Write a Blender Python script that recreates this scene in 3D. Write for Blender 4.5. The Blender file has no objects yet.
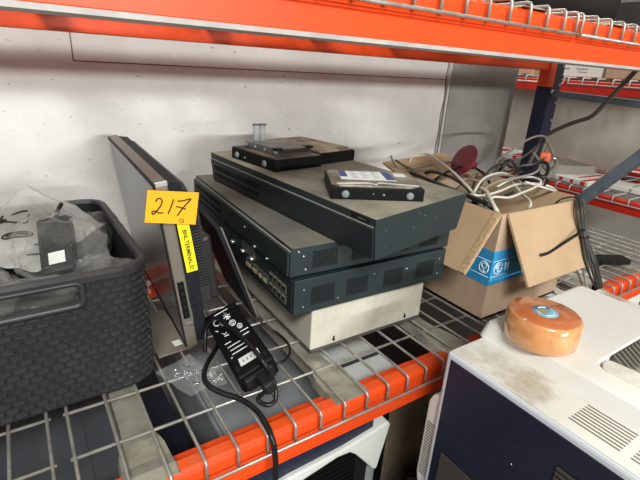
import bpy, bmesh, math, random
from mathutils import Vector, Matrix, noise
random.seed(7)
PI = math.pi
scene = bpy.context.scene
COL = scene.collection
def R(d): return math.radians(d)
def lin(c):
    def f(x):
        x /= 255.0
        return x/12.92 if x <= 0.04045 else ((x+0.055)/1.055)**2.4
    return (f(c[0]), f(c[1]), f(c[2]), 1.0)

# ------------------------------------------------------------------ materials
def M(name, rgb, rough=0.5, metal=0.0, var=None, vscale=12, vlo=0.4, vhi=0.65, bump=0.0, bscale=120, alpha=None, trans=0.0, ior=1.45, spec=0.5, coat=0.0):
    """principled material; var = second colour mixed in by noise (wear, dust, stains)"""
    m = bpy.data.materials.new(name); m.use_nodes = True
    nt = m.node_tree; b = nt.nodes['Principled BSDF']; L = nt.links
    b.inputs['Base Color'].default_value = lin(rgb); b.inputs['Roughness'].default_value = rough
    b.inputs['Metallic'].default_value = metal; b.inputs['IOR'].default_value = ior
    b.inputs['Specular IOR Level'].default_value = spec
    b.inputs['Transmission Weight'].default_value = trans
    b.inputs['Coat Weight'].default_value = coat
    if alpha is not None: b.inputs['Alpha'].default_value = alpha
    tc = nt.nodes.new('ShaderNodeTexCoord')
    if var is not None:
        n = nt.nodes.new('ShaderNodeTexNoise'); n.inputs['Scale'].default_value = vscale
        n.inputs['Detail'].default_value = 8; n.inputs['Roughness'].default_value = 0.65
        L.new(tc.outputs['Object'], n.inputs['Vector'])
        r = nt.nodes.new('ShaderNodeMapRange'); r.inputs['From Min'].default_value = vlo; r.inputs['From Max'].default_value = vhi
        L.new(n.outputs['Fac'], r.inputs['Value'])
        x = nt.nodes.new('ShaderNodeMix'); x.data_type = 'RGBA'
        x.inputs['A'].default_value = lin(rgb); x.inputs['B'].default_value = lin(var)
        L.new(r.outputs['Result'], x.inputs['Factor']); L.new(x.outputs['Result'], b.inputs['Base Color'])
    if bump:
        n2 = nt.nodes.new('ShaderNodeTexNoise'); n2.inputs['Scale'].default_value = bscale; n2.inputs['Detail'].default_value = 5
        L.new(tc.outputs['Object'], n2.inputs['Vector'])
        bp = nt.nodes.new('ShaderNodeBump'); bp.inputs['Strength'].default_value = bump; bp.inputs['Distance'].default_value = 0.002
        L.new(n2.outputs['Fac'], bp.inputs['Height']); L.new(bp.outputs['Normal'], b.inputs['Normal'])
    return m

def plastic_film(name, tint, opacity, rough=0.12, rim=0.38):
    m = bpy.data.materials.new(name); m.use_nodes = True
    nt = m.node_tree; L = nt.links; b = nt.nodes['Principled BSDF']
    b.inputs['Base Color'].default_value = lin(tint); b.inputs['Roughness'].default_value = rough
    t = nt.nodes.new('ShaderNodeBsdfTransparent'); mx = nt.nodes.new('ShaderNodeMixShader')
    lw = nt.nodes.new('ShaderNodeLayerWeight'); lw.inputs['Blend'].default_value = 0.35
    mr = nt.nodes.new('ShaderNodeMapRange'); mr.inputs['To Min'].default_value = opacity; mr.inputs['To Max'].default_value = min(1, opacity+rim)
    L.new(lw.outputs['Facing'], mr.inputs['Value']); L.new(mr.outputs['Result'], mx.inputs['Fac'])
    L.new(t.outputs['BSDF'], mx.inputs[1]); L.new(b.outputs['BSDF'], mx.inputs[2])
    L.new(mx.outputs['Shader'], nt.nodes['Material Output'].inputs['Surface'])
    return m

def wall_material(name, base, pit):
    m = M(name, base, 0.75, var=(min(255, base[0]-14), base[1]-15, base[2]-17), vscale=3.5, vlo=0.42, vhi=0.62, bump=0.5, bscale=45)
    nt = m.node_tree; L = nt.links; b = nt.nodes['Principled BSDF']
    src = b.inputs['Base Color'].links[0].from_socket
    tc = [n for n in nt.nodes if n.type == 'TEX_COORD'][0]
    mp = nt.nodes.new('ShaderNodeMapping'); mp.inputs['Scale'].default_value = (1, 1, 1.9)
    L.new(tc.outputs['Object'], mp.inputs['Vector'])
    n = nt.nodes.new('ShaderNodeTexNoise'); n.inputs['Scale'].default_value = 80; n.inputs['Detail'].default_value = 3
    L.new(mp.outputs['Vector'], n.inputs['Vector'])
    r = nt.nodes.new('ShaderNodeMapRange'); r.inputs['From Min'].default_value = 0.68; r.inputs['From Max'].default_value = 0.78
    L.new(n.outputs['Fac'], r.inputs['Value'])
    x = nt.nodes.new('ShaderNodeMix'); x.data_type = 'RGBA'; x.inputs['B'].default_value = lin(pit)
    L.new(r.outputs['Result'], x.inputs['Factor']); L.new(src, x.inputs['A']); L.new(x.outputs['Result'], b.inputs['Base Color'])
    return m

ORANGE = M('orange_enamel', (240, 76, 18), 0.42, var=(224, 72, 22), vscale=9, bump=0.08, bscale=30)
ORANGE_WORN = M('orange_enamel_worn', (238, 84, 28), 0.5, var=(196, 110, 70), vscale=22, vlo=0.52, vhi=0.75)
PALE = M('pale_worn_edge', (190, 182, 176), 0.5, var=(168, 160, 158), vscale=20)
RED = M('red_enamel', (214, 44, 26), 0.45, var=(190, 40, 26), vscale=9)
NAVY = M('navy_enamel', (24, 32, 66), 0.4, var=(20, 26, 50), vscale=10)
STEELBLUE = M('grey_blue_steel', (112, 124, 136), 0.5, 0.2, var=(88, 98, 108), vscale=16)
ZINC = M('zinc_wire', (196, 192, 184), 0.4, 0.6, var=(160, 154, 144), vscale=40)
GALV = M('galvanised_sheet', (200, 196, 182), 0.42, 0.55, var=(170, 164, 148), vscale=25, bump=0.05, bscale=60)
WALL = wall_material('white_painted_wall', (228, 226, 222), (140, 134, 128))
WALL_TAN = M('tan_far_wall', (196, 190, 178), 0.8, var=(172, 165, 152), vscale=1.6, vlo=0.38, vhi=0.66)
PILLAR = M('grey_concrete_pillar', (158, 156, 152), 0.7, var=(138, 136, 132), vscale=4, bump=0.1, bscale=60)
PILLAR_EDGE = M('pale_pillar_side', (206, 206, 202), 0.7)
SEAM = M('wall_seam', (120, 104, 92), 0.9)
CONCRETE = M('concrete_floor', (112, 106, 98), 0.8, var=(84, 80, 74), vscale=5, bump=0.1)
CEIL = M('ceiling_sheet', (170, 170, 168), 0.8)
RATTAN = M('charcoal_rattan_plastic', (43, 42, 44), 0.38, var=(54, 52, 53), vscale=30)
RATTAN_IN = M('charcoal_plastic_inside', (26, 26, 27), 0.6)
ROUTER = M('slate_green_enamel', (34, 45, 49), 0.5, var=(41, 51, 53), vscale=7, bump=0.03, bscale=200)
ROUTER_DK = M('dark_slate_plastic', (30, 38, 42), 0.45, var=(38, 45, 48), vscale=9)
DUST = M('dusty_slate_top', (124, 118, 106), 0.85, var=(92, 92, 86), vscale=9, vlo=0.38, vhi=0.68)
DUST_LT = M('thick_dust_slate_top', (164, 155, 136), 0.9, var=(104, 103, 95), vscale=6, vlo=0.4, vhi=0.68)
EDGE_LT = M('painted_edge_highlight', (150, 148, 138), 0.45)  # bright tone painted as the highlight line along the router lids
HOLE = M('vent_hole_black', (10, 11, 12), 0.9)
PORTBEIGE = M('port_contacts', (176, 160, 120), 0.5)
STEEL = M('bright_steel', (196, 196, 194), 0.28, 0.9)
CASE = M('beige_white_case', (206, 200, 186), 0.55, var=(184, 176, 160), vscale=14, vlo=0.45, vhi=0.7)
BLACK = M('black_plastic', (13, 13, 14), 0.5, var=(18, 18, 19), vscale=25, spec=0.18)
BLACK_MATT = M('black_rubber', (18, 18, 19), 0.55)
BLACK_TAN = M('dusty_black', (60, 54, 47), 0.7, var=(118, 106, 90), vscale=18)
HDD_TOP = M('dusty_drive_lid', (164, 156, 142), 0.5, 0.35, var=(104, 92, 78), vscale=24, vlo=0.4, vhi=0.65)
HDD_BROWN = M('brown_dusty_drive_lid', (166, 152, 130), 0.6, 0.1, var=(108, 86, 64), vscale=30, vlo=0.42, vhi=0.62)
SILVER_DK = M('dark_silver_tray', (98, 98, 98), 0.4, 0.5, var=(120, 118, 112), vscale=30)
PAPER = M('white_paper', (232, 232, 228), 0.7)
PAPER_BLUE = M('blue_label_print', (70, 84, 140), 0.7)
INK_GREY = M('grey_label_print', (150, 152, 156), 0.7)
INK = M('black_marker_ink', (40, 14, 10), 0.7)
INKB = M('dark_print', (48, 44, 30), 0.7)
GROMMET = M('pale_blue_grommet', (124, 134, 136), 0.4)
ORANGE_TAG = M('orange_yellow_paper', (255, 178, 22), 0.65)
YELLOW_TAG = M('bright_yellow_label', (250, 228, 20), 0.55)
BEZEL = M('brushed_grey_bezel', (134, 125, 115), 0.38, 0.5, var=(138, 128, 116), vscale=30)
BEZEL_HI = M('bezel_corner_highlight', (225, 222, 215), 0.25, 0.8)  # painted highlight for the near top corner of the monitor
MON_BACK = M('dark_monitor_plastic', (46, 43, 44), 0.4, var=(54, 50, 50), vscale=12)
MON_SIDE = M('navy_black_monitor_side', (25, 25, 32), 0.6, spec=0.3)
SCREEN = M('screen_reflection_grey', (112, 116, 117), 0.2, spec=0.8, var=(98, 102, 104), vscale=3)  # grey in the base colour imitates the wall reflected in a dark screen
STAND_EDGE = M('brushed_stand_edge', (150, 142, 130), 0.35, 0.6)
CARD = M('brown_cardboard', (190, 159, 126), 0.85, var=(182, 151, 118), vscale=14, bump=0.06, bscale=90)
CARD_IN = M('inner_cardboard', (190, 158, 122), 0.9, var=(176, 144, 108), vscale=10)
CARD_CUT = M('corrugated_cut_edge', (206, 176, 136), 0.9, var=(170, 136, 98), vscale=180)
CARD_GREY = M('grey_brown_cardboard', (186, 158, 134), 0.85, var=(170, 144, 120), vscale=10)
BLUE_BAND = M('blue_printed_band', (44, 140, 196), 0.7, var=(54, 148, 200), vscale=30)
WHITE_PRINT = M('white_box_print', (206, 226, 236), 0.7)
CABLE_WHITE = M('white_cable', (206, 200, 188), 0.45)
CABLE_GREY = M('grey_cable', (138, 132, 122), 0.5)
CABLE_BLACK = M('black_cable', (24, 24, 25), 0.35)
CABLE_DKGREY = M('dark_grey_cable', (58, 56, 53), 0.4)
CABLE_BROWN = M('brown_grey_cable', (92, 84, 78), 0.5)
MAROON = M('maroon_plastic', (124, 40, 52), 0.5)
PRN_WHITE = M('white_printer_plastic', (226, 226, 222), 0.4, var=(216, 215, 209), vscale=8)
PRN_DUSTY = M('dusty_printer_ledge', (228, 224, 215), 0.55, var=(176, 160, 136), vscale=11, vlo=0.47, vhi=0.66)
PRN_LID = M('white_printer_lid', (236, 234, 228), 0.42, var=(228, 224, 214), vscale=7, vlo=0.45, vhi=0.7)
PRN_NAVY = M('navy_printer_panel', (30, 34, 54), 0.42, var=(36, 40, 58), vscale=10)
PRN_BLUEGREY = M('bluish_white_plastic', (214, 218, 226), 0.4)
GREY_DEV = M('mid_grey_device', (74, 76, 81), 0.5, var=(86, 86, 90), vscale=9)
GREY_LT = M('pale_grey_device', (150, 152, 156), 0.5, var=(136, 138, 142), vscale=12)
TAPE = M('amber_packing_tape', (206, 134, 78), 0.14, var=(232, 178, 122), vscale=22, vlo=0.35, vhi=0.68, coat=0.8)
TAPE_SIDE = M('amber_tape_side', (196, 108, 62), 0.2, var=(210, 126, 76), vscale=22, coat=0.6)
CORE_BLUE = M('pale_blue_core_label', (120, 176, 214), 0.5)
CORE_OLIVE = M('olive_core_print', (160, 158, 110), 0.6)
FILM_POUCH = plastic_film('clear_pouch_film', (226, 226, 226), 0.10)
FILM = plastic_film('clear_bag_film', (208, 206, 202), 0.045, 0.09, 0.22)
FILM_MILK = plastic_film('milky_bag_film', (216, 215, 211), 0.42, 0.3)
FILM_GREY = plastic_film('smoky_bag_film', (190, 188, 184), 0.08, 0.1, 0.3)
CLEAR = plastic_film('clear_hard_plastic', (200, 206, 206), 0.28, 0.08)
TAN_STUFF = M('tan_sheet', (146, 130, 108), 0.7, var=(96, 84, 70), vscale=9)
WHITE_BOX = M('white_carton', (222, 220, 212), 0.7)
RED_PRINT = M('red_print', (196, 44, 48), 0.65)

# ------------------------------------------------------------------ mesh helpers
class MB:
    def __init__(self, mat4=None):
        self.v = []; self.f = []; self.mi = []; self.sm = []; self.m = mat4 or Matrix(); self.cuts = []
    def add(self, vs, fs, mi=0, smooth=False):
        o = len(self.v); self.v += [self.m @ Vector(p) for p in vs]
        for f in fs: self.f.append([i+o for i in f]); self.mi.append(mi); self.sm.append(smooth)
    def box(self, x0, x1, y0, y1, z0, z1, mi=0, rot=None):
        vs = [(x, y, z) for z in (z0, z1) for y in (y0, y1) for x in (x0, x1)]
        if rot is not None:
            c = Vector(((x0+x1)/2, (y0+y1)/2, (z0+z1)/2)); vs = [rot @ (Vector(p)-c)+c for p in vs]
        self.add(vs, [(0, 2, 3, 1), (4, 5, 7, 6), (0, 1, 5, 4), (2, 6, 7, 3), (0, 4, 6, 2), (1, 3, 7, 5)], mi); return self
    def prism(self, pts, axis, a0, a1, mi=0, mi_caps=None, side_mi=None):
        n = len(pts)
        def P(p, a): return {'x': (a, p[0], p[1]), 'y': (p[0], a, p[1]), 'z': (p[0], p[1], a)}[axis]
        vs = [P(p, a0) for p in pts]+[P(p, a1) for p in pts]
        for i in range(n):
            j = (i+1) % n
            self.add([vs[i], vs[j], vs[n+j], vs[n+i]], [(0, 1, 2, 3)], (side_mi or {}).get(i, mi))
        c = mi if mi_caps is None else mi_caps
        self.add(vs[:n], [tuple(range(n))], c); self.add(vs[n:], [tuple(range(n))], c); return self
    def hexa(self, b, t, mi=0, top_mi=None):
        vs = list(b)+list(t)
        self.add(vs, [(0, 1, 5, 4), (1, 2, 6, 5), (2, 3, 7, 6), (3, 0, 4, 7), (3, 2, 1, 0)], mi)
        self.add(vs, [(4, 5, 6, 7)], mi if top_mi is None else top_mi); return self
    def tube(self, pts, r, n=8, mi=0, closed=False, flat=None):
        pts = [Vector(p) for p in pts]; N = len(pts); vs = []
        up = None
        for i, p in enumerate(pts):
            if closed: d = pts[(i+1) % N]-pts[i-1]
            else: d = pts[min(i+1, N-1)]-pts[max(i-1, 0)]
            if d.length < 1e-9: d = Vector((0, 0, 1))
            d.normalize()
            if up is None:
                up = Vector((0, 0, 1)) if abs(d.z) < 0.9 else Vector((1, 0, 0))
            u = d.cross(up)
            if u.length < 1e-6: u = d.cross(Vector((0.3, 0.9, 0.1)))
            u.normalize(); w = u.cross(d).normalized(); up = w
            rr = r[i] if isinstance(r, (list, tuple)) else r
            for k in range(n):
                a = 2*PI*k/n; vs.append(p+u*math.cos(a)*rr+w*math.sin(a)*rr*(flat or 1))
        fs = []
        for i in range(N if closed else N-1):
            j = (i+1) % N
            for k in range(n): fs.append((i*n+k, i*n+(k+1) % n, j*n+(k+1) % n, j*n+k))
        if not closed: fs += [tuple(range(n))[::-1], tuple((N-1)*n+k for k in range(n))]
        self.add(vs, fs, mi, True); return self
    def lathe(self, prof, n=32, c=(0, 0, 0), mi=0, mis=None, smooth=True):
        vs = []
        for (r, z) in prof:
            for k in range(n):
                a = 2*PI*k/n; vs.append((c[0]+r*math.cos(a), c[1]+r*math.sin(a), c[2]+z))
        o = len(self.v); self.v += [self.m @ Vector(p) for p in vs]
        for i in range(len(prof)-1):
            for k in range(n):
                self.f.append([o+i*n+k, o+i*n+(k+1) % n, o+(i+1)*n+(k+1) % n, o+(i+1)*n+k])
                self.mi.append(mis[i] if mis else mi); self.sm.append(smooth)
        return self
    def cyl(self, a, b, r, n=16, mi=0):
        a = Vector(a); b = Vector(b); self.tube([a, b], r, n, mi); return self
    def grid(self, fn, nu, nv, mi=0, smooth=True):
        vs = [fn(i/nu, j/nv) for j in range(nv+1) for i in range(nu+1)]
        fs = [(j*(nu+1)+i, j*(nu+1)+i+1, (j+1)*(nu+1)+i+1, (j+1)*(nu+1)+i) for j in range(nv) for i in range(nu)]
        self.add(vs, fs, mi, smooth); return self
    def cut(self):
        # everything added since the last cut becomes an object of its own
        self.cuts.append((len(self.v), len(self.f))); return self
    def build(self, name, mats, parent=None, bevel=0, solid=0, sub=0, fix=True):
        if self.cuts:
            v0 = f0 = 0; o = None
            for v1, f1 in self.cuts:
                m = MB(); m.v = self.v[v0:v1]; m.f = [[i-v0 for i in f] for f in self.f[f0:f1]]; m.mi = self.mi[f0:f1]; m.sm = self.sm[f0:f1]
                o = m.build(name, mats, parent, bevel, solid, sub, fix); v0, f0 = v1, f1
            return o
        me = bpy.data.meshes.new(name); me.from_pydata(self.v, [], self.f)
        if not isinstance(mats, (list, tuple)): mats = [mats]
        for m in mats: me.materials.append(m)
        for p, mi, s in zip(me.polygons, self.mi, self.sm): p.material_index = mi; p.use_smooth = s
        bm = bmesh.new(); bm.from_mesh(me)
        if fix: bmesh.ops.remove_doubles(bm, verts=bm.verts, dist=1e-6)
        bmesh.ops.recalc_face_normals(bm, faces=bm.faces); bm.to_mesh(me); bm.free()
        o = bpy.data.objects.new(name, me); COL.objects.link(o)
        if parent is not None: o.parent = parent
        if solid:
            s = o.modifiers.new('thick', 'SOLIDIFY'); s.thickness = solid; s.offset = 0
        if bevel:
            b = o.modifiers.new('bevel', 'BEVEL'); b.width = bevel; b.segments = 2; b.limit_method = 'ANGLE'; b.angle_limit = R(50)
        if sub:
            s = o.modifiers.new('sub', 'SUBSURF'); s.levels = sub; s.render_levels = sub
        return o

def smooth_path(pts, k=6, closed=False):
    pts = [Vector(p) for p in pts]; out = []; n = len(pts)
    rng = range(n) if closed else range(n-1)
    for i in rng:
        if closed: p0, p1, p2, p3 = pts[i-1], pts[i], pts[(i+1) % n], pts[(i+2) % n]
        else: p0, p1, p2, p3 = pts[max(i-1, 0)], pts[i], pts[i+1], pts[min(i+2, n-1)]
        for j in range(k):
            t = j/k
            out.append(0.5*((2*p1)+(p2-p0)*t+(2*p0-5*p1+4*p2-p3)*t*t+(3*p1-p0-3*p2+p3)*t**3))
    if not closed: out.append(pts[-1])
    return out

def tag(o, label, cat, group=None, kind=None):
    o['label'] = label; o['category'] = cat
    if group: o['group'] = group
    if kind: o['kind'] = kind
    return o
def struct(o, label=None, cat=None):
    o['kind'] = 'structure'
    if label: o['label'] = label
    if cat: o['category'] = cat
    return o
def thing(name, label, cat, loc=(0, 0, 0), rz=0, group=None, rot=None):
    o = bpy.data.objects.new(name, None); COL.objects.link(o); o.empty_display_size = 0.02
    o.location = loc; o.rotation_euler = rot if rot else (0, 0, R(rz))
    return tag(o, label, cat, group)
def cable(name, pts, r, mat, label, cat='cable', group=None, k=6, n=8):
    o = MB().tube(smooth_path(pts, k), r, n).build(name, mat); return tag(o, label, cat, group)
def plane_map(o, u, v, off=0.0):
    o = Vector(o); u = Vector(u).normalized(); v = Vector(v).normalized(); w = u.cross(v)
    return lambda a, b, h=0: o+u*a+v*b+w*(h+off)
def strokes(name, lines, r, fn, mat, parent, flat=0.35, k=4, smooth=True):
    mb = MB()
    for l in lines:
        p = [fn(*q) for q in l]
        mb.tube(smooth_path(p, k) if smooth and len(p) > 2 else p, r, 6)
        if name == 'printed_line': mb.cut()
    return mb.build(name, mat, parent, fix=False)
def text(name, s, size, fn, mat, parent, depth=0.0002):
    cu = bpy.data.curves.new(name, 'FONT'); cu.body = s; cu.size = size; cu.extrude = depth; cu.offset = size*0.02
    cu.align_x = 'CENTER'; cu.align_y = 'CENTER'
    t = bpy.data.objects.new(name, cu); COL.objects.link(t)
    me = bpy.data.meshes.new_from_object(t.evaluated_get(bpy.context.evaluated_depsgraph_get()))
    bpy.data.objects.remove(t); bpy.data.curves.remove(cu)
    for v in me.vertices: v.co = fn(v.co.x, v.co.y, v.co.z)
    me.materials.clear(); me.materials.append(mat)
    o = bpy.data.objects.new(name, me); COL.objects.link(o); o.parent = parent
    return o
def ring(cx, cy, rx, ry, n=14, a0=0, a1=360, ang=0):
    c, s = math.cos(R(ang)), math.sin(R(ang)); out = []
    for i in range(n+1):
        a = R(a0+(a1-a0)*i/n); x, y = rx*math.cos(a), ry*math.sin(a); out.append((cx+x*c-y*s, cy+x*s+y*c))
    return out
def W(root): return root.matrix_basis.inverted()

# ------------------------------------------------------------------ setting
def slab(name, x0, x1, y0, y1, z0, z1, mat, label=None, cat=None):
    o = MB().box(x0, x1, y0, y1, z0, z1).build(name, mat); return struct(o, label, cat)
slab('floor', -2.2, 2.6, -3.2, 3.2, -0.66, -0.62, CONCRETE, 'bare concrete floor under the racks', 'floor')
slab('ceiling', -6.0, 2.6, -7.0, 3.2, 3.0, 3.1, CEIL, 'pale hall ceiling, unseen, added to block light from above', 'ceiling')  # out of view; added to keep world light off the back wall
slab('wall_back', -2.2, 1.06, 0.66, 0.74, -0.62, 1.5, WALL, 'white painted wall behind the orange shelf', 'wall')
slab('wall_right', 2.52, 2.6, -3.2, 3.2, -0.62, 2.6, WALL_TAN, 'tan wall behind the far red rack', 'wall')
p = MB(); p.box(1.034, 1.366, 0.65, 0.76, -0.62, 1.5, 0); p.box(1.0255, 1.0335, 0.652, 0.74, -0.62, 1.5, 1)
struct(p.build('trim_1', [PILLAR, PILLAR_EDGE]), 'grey concrete pillar at the end of the white wall', 'pillar')
s = MB(); s.box(-0.006, 1.02, 0.6588, 0.6605, 0.3885, 0.3905); s.box(-0.0065, -0.0045, 0.6588, 0.6605, 0.3905, 0.62)
struct(s.build('trim_2', SEAM), 'thin brown panel joint line on the white wall', 'joint')
s = MB(); zz = [0.0+0.02*i for i in range(26)]
s.tube([(1.021+0.0022*math.sin(z*61)+0.0018*math.sin(z*23), 0.6592, z) for z in zz], 0.0018, 6)
struct(s.build('trim_3', SEAM), 'dark crack between the white wall and the grey pillar', 'crack')

# ------------------------------------------------------------------ rack with orange beams
DECK = 0.491
rack = thing('pallet_rack', 'orange beam pallet rack with navy post filling the foreground', 'rack', (0, 0, -0.62))
def beam(y0, y1, base, x0, x1, sgn, name='front_beam'):
    # stepped box beam, rounded upper nose, shallow groove in the face
    mb = MB(W(rack)); f = (lambda y: y) if sgn > 0 else (lambda y: y0+y1-y)
    P = [(0.0050, -0.0300), (0.0050, -0.0135), (0.0062, -0.0095), (0.0095, -0.0062), (0.024, -0.0055), (0.024, -0.020), (0.046, -0.020), (0.046, -0.0566 if base else -0.0545), (0.0050, -0.0566 if base else -0.0545), (0.0050, -0.0345), (0.0072, -0.0332), (0.0072, -0.0312)]
    pts = [(f(y0-0.005+a), base+b) for a, b in P]
    mb.prism(pts, 'x', x0, x1, 0, side_mi={3: 1} if sgn > 0 else None)
    o = mb.build(name, [ORANGE, ORANGE_WORN], rack, bevel=0.0008)
    return o
for base in (0.0, DECK):
    b = beam(0.005, 0.046, base, -1.1, 1.314, 1)
    MB(W(rack)).box(-1.1, 1.314, 0.0045, 0.046, base-(0.0606 if base else 0.0580), base-(0.0566 if base else 0.0546)).build('beam_lip', PALE if base else ORANGE, b).parent = b
    r = beam(0.497, 0.538, base, -1.1, 1.314, -1, 'rear_beam')
    c = MB(W(rack)); c.box(1.292, 1.325, 0.490, 0.500, base-0.105, base+0.012); c.box(1.314, 1.325, 0.49, 0.54, base-0.105, base+0.012)
    c.build('beam_connector', ORANGE, rack, bevel=0.0015)
    c = MB(W(rack)); c.box(1.292, 1.325, -0.004, 0.004, base-0.105, base+0.012); c.box(1.314, 1.325, -0.004, 0.046, base-0.105, base+0.012)
    c.build('beam_connector', ORANGE, rack, bevel=0.0015)
def post(y0, y1):
    mb = MB(W(rack)); x0, x1 = 1.326, 1.380
    mb.prism([(x0, y0), (x1, y0), (x1, y1), (x1-0.004, y1), (x1-0.004, y0+0.004), (x0+0.004, y0+0.004), (x0+0.004, y1), (x0, y1)], 'z', -0.62, 1.25, 0)
    for k in range(30):
        z = -0.55+k*0.0555
        for xx in (x0+0.047,): mb.cyl((xx, y0-0.0006, z), (xx, y0+0.001, z), 0.0042, 10, 1)
    o = mb.build('upright_post', [NAVY, PALE], rack)
    MB(W(rack)).box(x0-0.012, x1+0.012, y0-0.012, y1+0.012, -0.62, -0.613).build('foot_plate', NAVY, o).parent = o
post(0.497, 0.545); post(-0.005, 0.043)
def brace(a, b, w, t):
    a = Vector(a); b = Vector(b); d = (b-a).normalized(); n = Vector((1, 0, 0)); u = d.cross(n).normalized()
    mb = MB(W(rack)); q = [(-w/2, -t/2), (w/2, -t/2), (w/2, t/2), (-w/2, t/2)]
    mb.hexa([a+u*i+n*j for i, j in q], [b+u*i+n*j for i, j in q]); return mb.build('frame_brace', STEELBLUE, rack, bevel=0.001)
brace((1.353, 0.505, 0.367), (1.353, 0.03, 0.352), 0.019, 0.026)
ba, bb_ = Vector((1.3530, 0.2009, 0.2179)), Vector((1.3530, 0.3191, 0.0653))
brace(ba+(bb_-ba)*((0.505-ba.y)/(bb_.y-ba.y)), ba+(bb_-ba)*((0.02-ba.y)/(bb_.y-ba.y)), 0.034, 0.022)
bm_ = MB(W(rack))
for y in (0.515, 0.02):
    bm_.cyl((1.336, 0.4975, 0.372), (1.336, 0.493, 0.372), 0.007, 8) if y > 0.1 else bm_.cyl((1.336, -0.0045, 0.372), (1.336, -0.009, 0.372), 0.007, 8); bm_.cut()
bm_.build('brace_bolt', STEEL, rack)

# wire decks: mesh pattern in one mesh, waterfall front edge, channels underneath
PITCH = 0.0375
def deck(base, x0, x1, label, ch, xset=None):
    t = thing('wire_deck', label, 'shelf deck', ((x0+x1)/2, 0.25, base), 0, 'wire shelf decks')
    mb = MB(W(t)); r = 0.0020
    i0 = math.ceil(x0/PITCH-0.15); i1 = math.floor(x1/PITCH+0.01)
    xs = [i*PITCH+(0.006 if x0 > 0 else 0) for i in range(i0, i1+1)]
    if xset: xs = xset
    for x in xs:
        mb.tube([(x, 0.528, base), (x, 0.26, base), (x, 0.006, base), (x, 0.0022, base-0.0007), (x, 0.0004, base-0.0030), (x, 0.0, base-0.007), (x, 0.0, base-0.0265)], r, 8)
    for y in (0.0762, 0.1526, 0.229, 0.3055, 0.382, 0.4585, 0.524):
        mb.tube([(xs[0]-0.004, y, base-0.0012), (xs[-1]+0.004, y, base-0.0012)], r, 8)
    mb.tube([(xs[0]-0.003, -0.0035, base-0.0262), (xs[-1]+0.003, -0.0035, base-0.0262)], r, 8)
    mb.build('wire_mesh', ZINC, t, fix=False)
    for cx in ch:
        c = MB(W(t)); z0_ = base-0.0037
        # flattened flared lip resting on the beam, then an inverted channel
        hw = [(0.0055, 0.027), (0.022, 0.0275), (0.040, 0.0272), (0.060, 0.0262), (0.074, 0.0225), (0.086, 0.0180), (0.100, 0.0165), (0.12, 0.0165)]
        L_ = []
        for (y, h) in hw: L_.append((y, h))
        prof = lambda y, h: [(-h, -0.0022-(0.014 if y > 0.06 else (0.010 if y > 0.03 else 0.0)), 0), (-h*0.93, 0.0, 0), (0, 0.0012*(1 if y > 0.05 else 0), 0), (h*0.93, 0.0, 0), (h, -0.0022-(0.014 if y > 0.06 else (0.010 if y > 0.03 else 0.0)), 0)]
        rows = [[(cx+a, y, z0_+b-(0.0 if y < 0.04 else 0.0042)) for a, b, _ in prof(y, h)] for y, h in L_+[(0.30, 0.0165), (0.52, 0.0165)]]
        vs = [p for r_ in rows for p in r_]; n = 5
        fs = [(j*n+i, j*n+i+1, (j+1)*n+i+1, (j+1)*n+i) for j in range(len(rows)-1) for i in range(n-1)]
        c.add(vs, fs, 0, False)
        c.build('support_channel', GALV, t, solid=0.0012)
    return t
MID = [-0.118]+[i*PITCH for i in range(-2, 14)]+[0.517]; LEFT = [-0.139-i*PITCH for i in range(15, -1, -1)]; RGT = [0.530+i*PITCH for i in range(0, 21)]
deck(0.0, LEFT[0], LEFT[-1], 'lower wire shelf deck panel at the left edge under the black crate', (-0.52, -0.285), LEFT)
deck(0.0, MID[0], MID[-1], 'lower wire shelf deck panel carrying the monitor and the router stack', (-0.053, 0.207, 0.4275), MID)
deck(0.0, RGT[0], RGT[-1], 'lower wire shelf deck panel under the cardboard box, right of the router stack', (0.64, 0.86, 1.08), RGT)
deck(DECK, MID[0], MID[-1], 'upper wire shelf deck panel hooked over the orange beam at the top centre', (-0.053, 0.207, 0.4275), MID)
deck(DECK, RGT[0], RGT[-1], 'upper wire shelf deck panel at the top right under the dark cases', (0.64, 0.86, 1.08), RGT)

# things on the upper deck
t = thing('equipment_bag', 'black fabric bag lying on the upper shelf at top right', 'bag', (0.70, 0.22, DECK+0.0025))
def bagf(u, v):
    a = 2*PI*u; b = PI*(v-0.5); n = 0.6
    sg = lambda x: math.copysign(abs(x)**n, x)
    p = Vector((0.175*sg(math.cos(b))*sg(math.cos(a)), 0.13*sg(math.cos(b))*sg(math.sin(a)), 0.055+0.055*sg(math.sin(b))))
    return p+0.012*Vector((0, 0, noise.noise(p*14)))*(1 if p.z > 0.03 else 0)
MB().grid(bagf, 40, 16).build('bag_body', BLACK_MATT, t)
MB().tube(smooth_path([(-0.10, -0.02, 0.10), (-0.07, -0.06, 0.135), (0.03, -0.07, 0.14), (0.09, -0.02, 0.10)]), 0.006, 8).build('carry_handle', BLACK, t)
t = thing('equipment_case', 'dark grey ribbed case on the upper shelf, right of the black bag', 'case', (1.06, 0.23, DECK+0.0025))
c = MB(); c.prism([(-0.16, 0), (0.16, 0), (0.165, 0.095), (0.14, 0.115), (-0.13, 0.105), (-0.165, 0.06)], 'y', -0.15, 0.15)
c.build('case_shell', M('dark_grey_case', (64, 62, 60), 0.5, var=(82, 78, 72), vscale=12), t, bevel=0.006)
c = MB(); c.tube([(-0.10, -0.153, 0.03), (-0.115, -0.153, 0.085), (0.10, -0.153, 0.098), (0.13, -0.153, 0.035)], 0.0035, 8); c.build('case_trim', PALE, t)
t = thing('cardboard_tray', 'low cardboard tray on the upper shelf behind the orange beam', 'box', (0.34, 0.26, DECK+0.0025))
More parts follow.
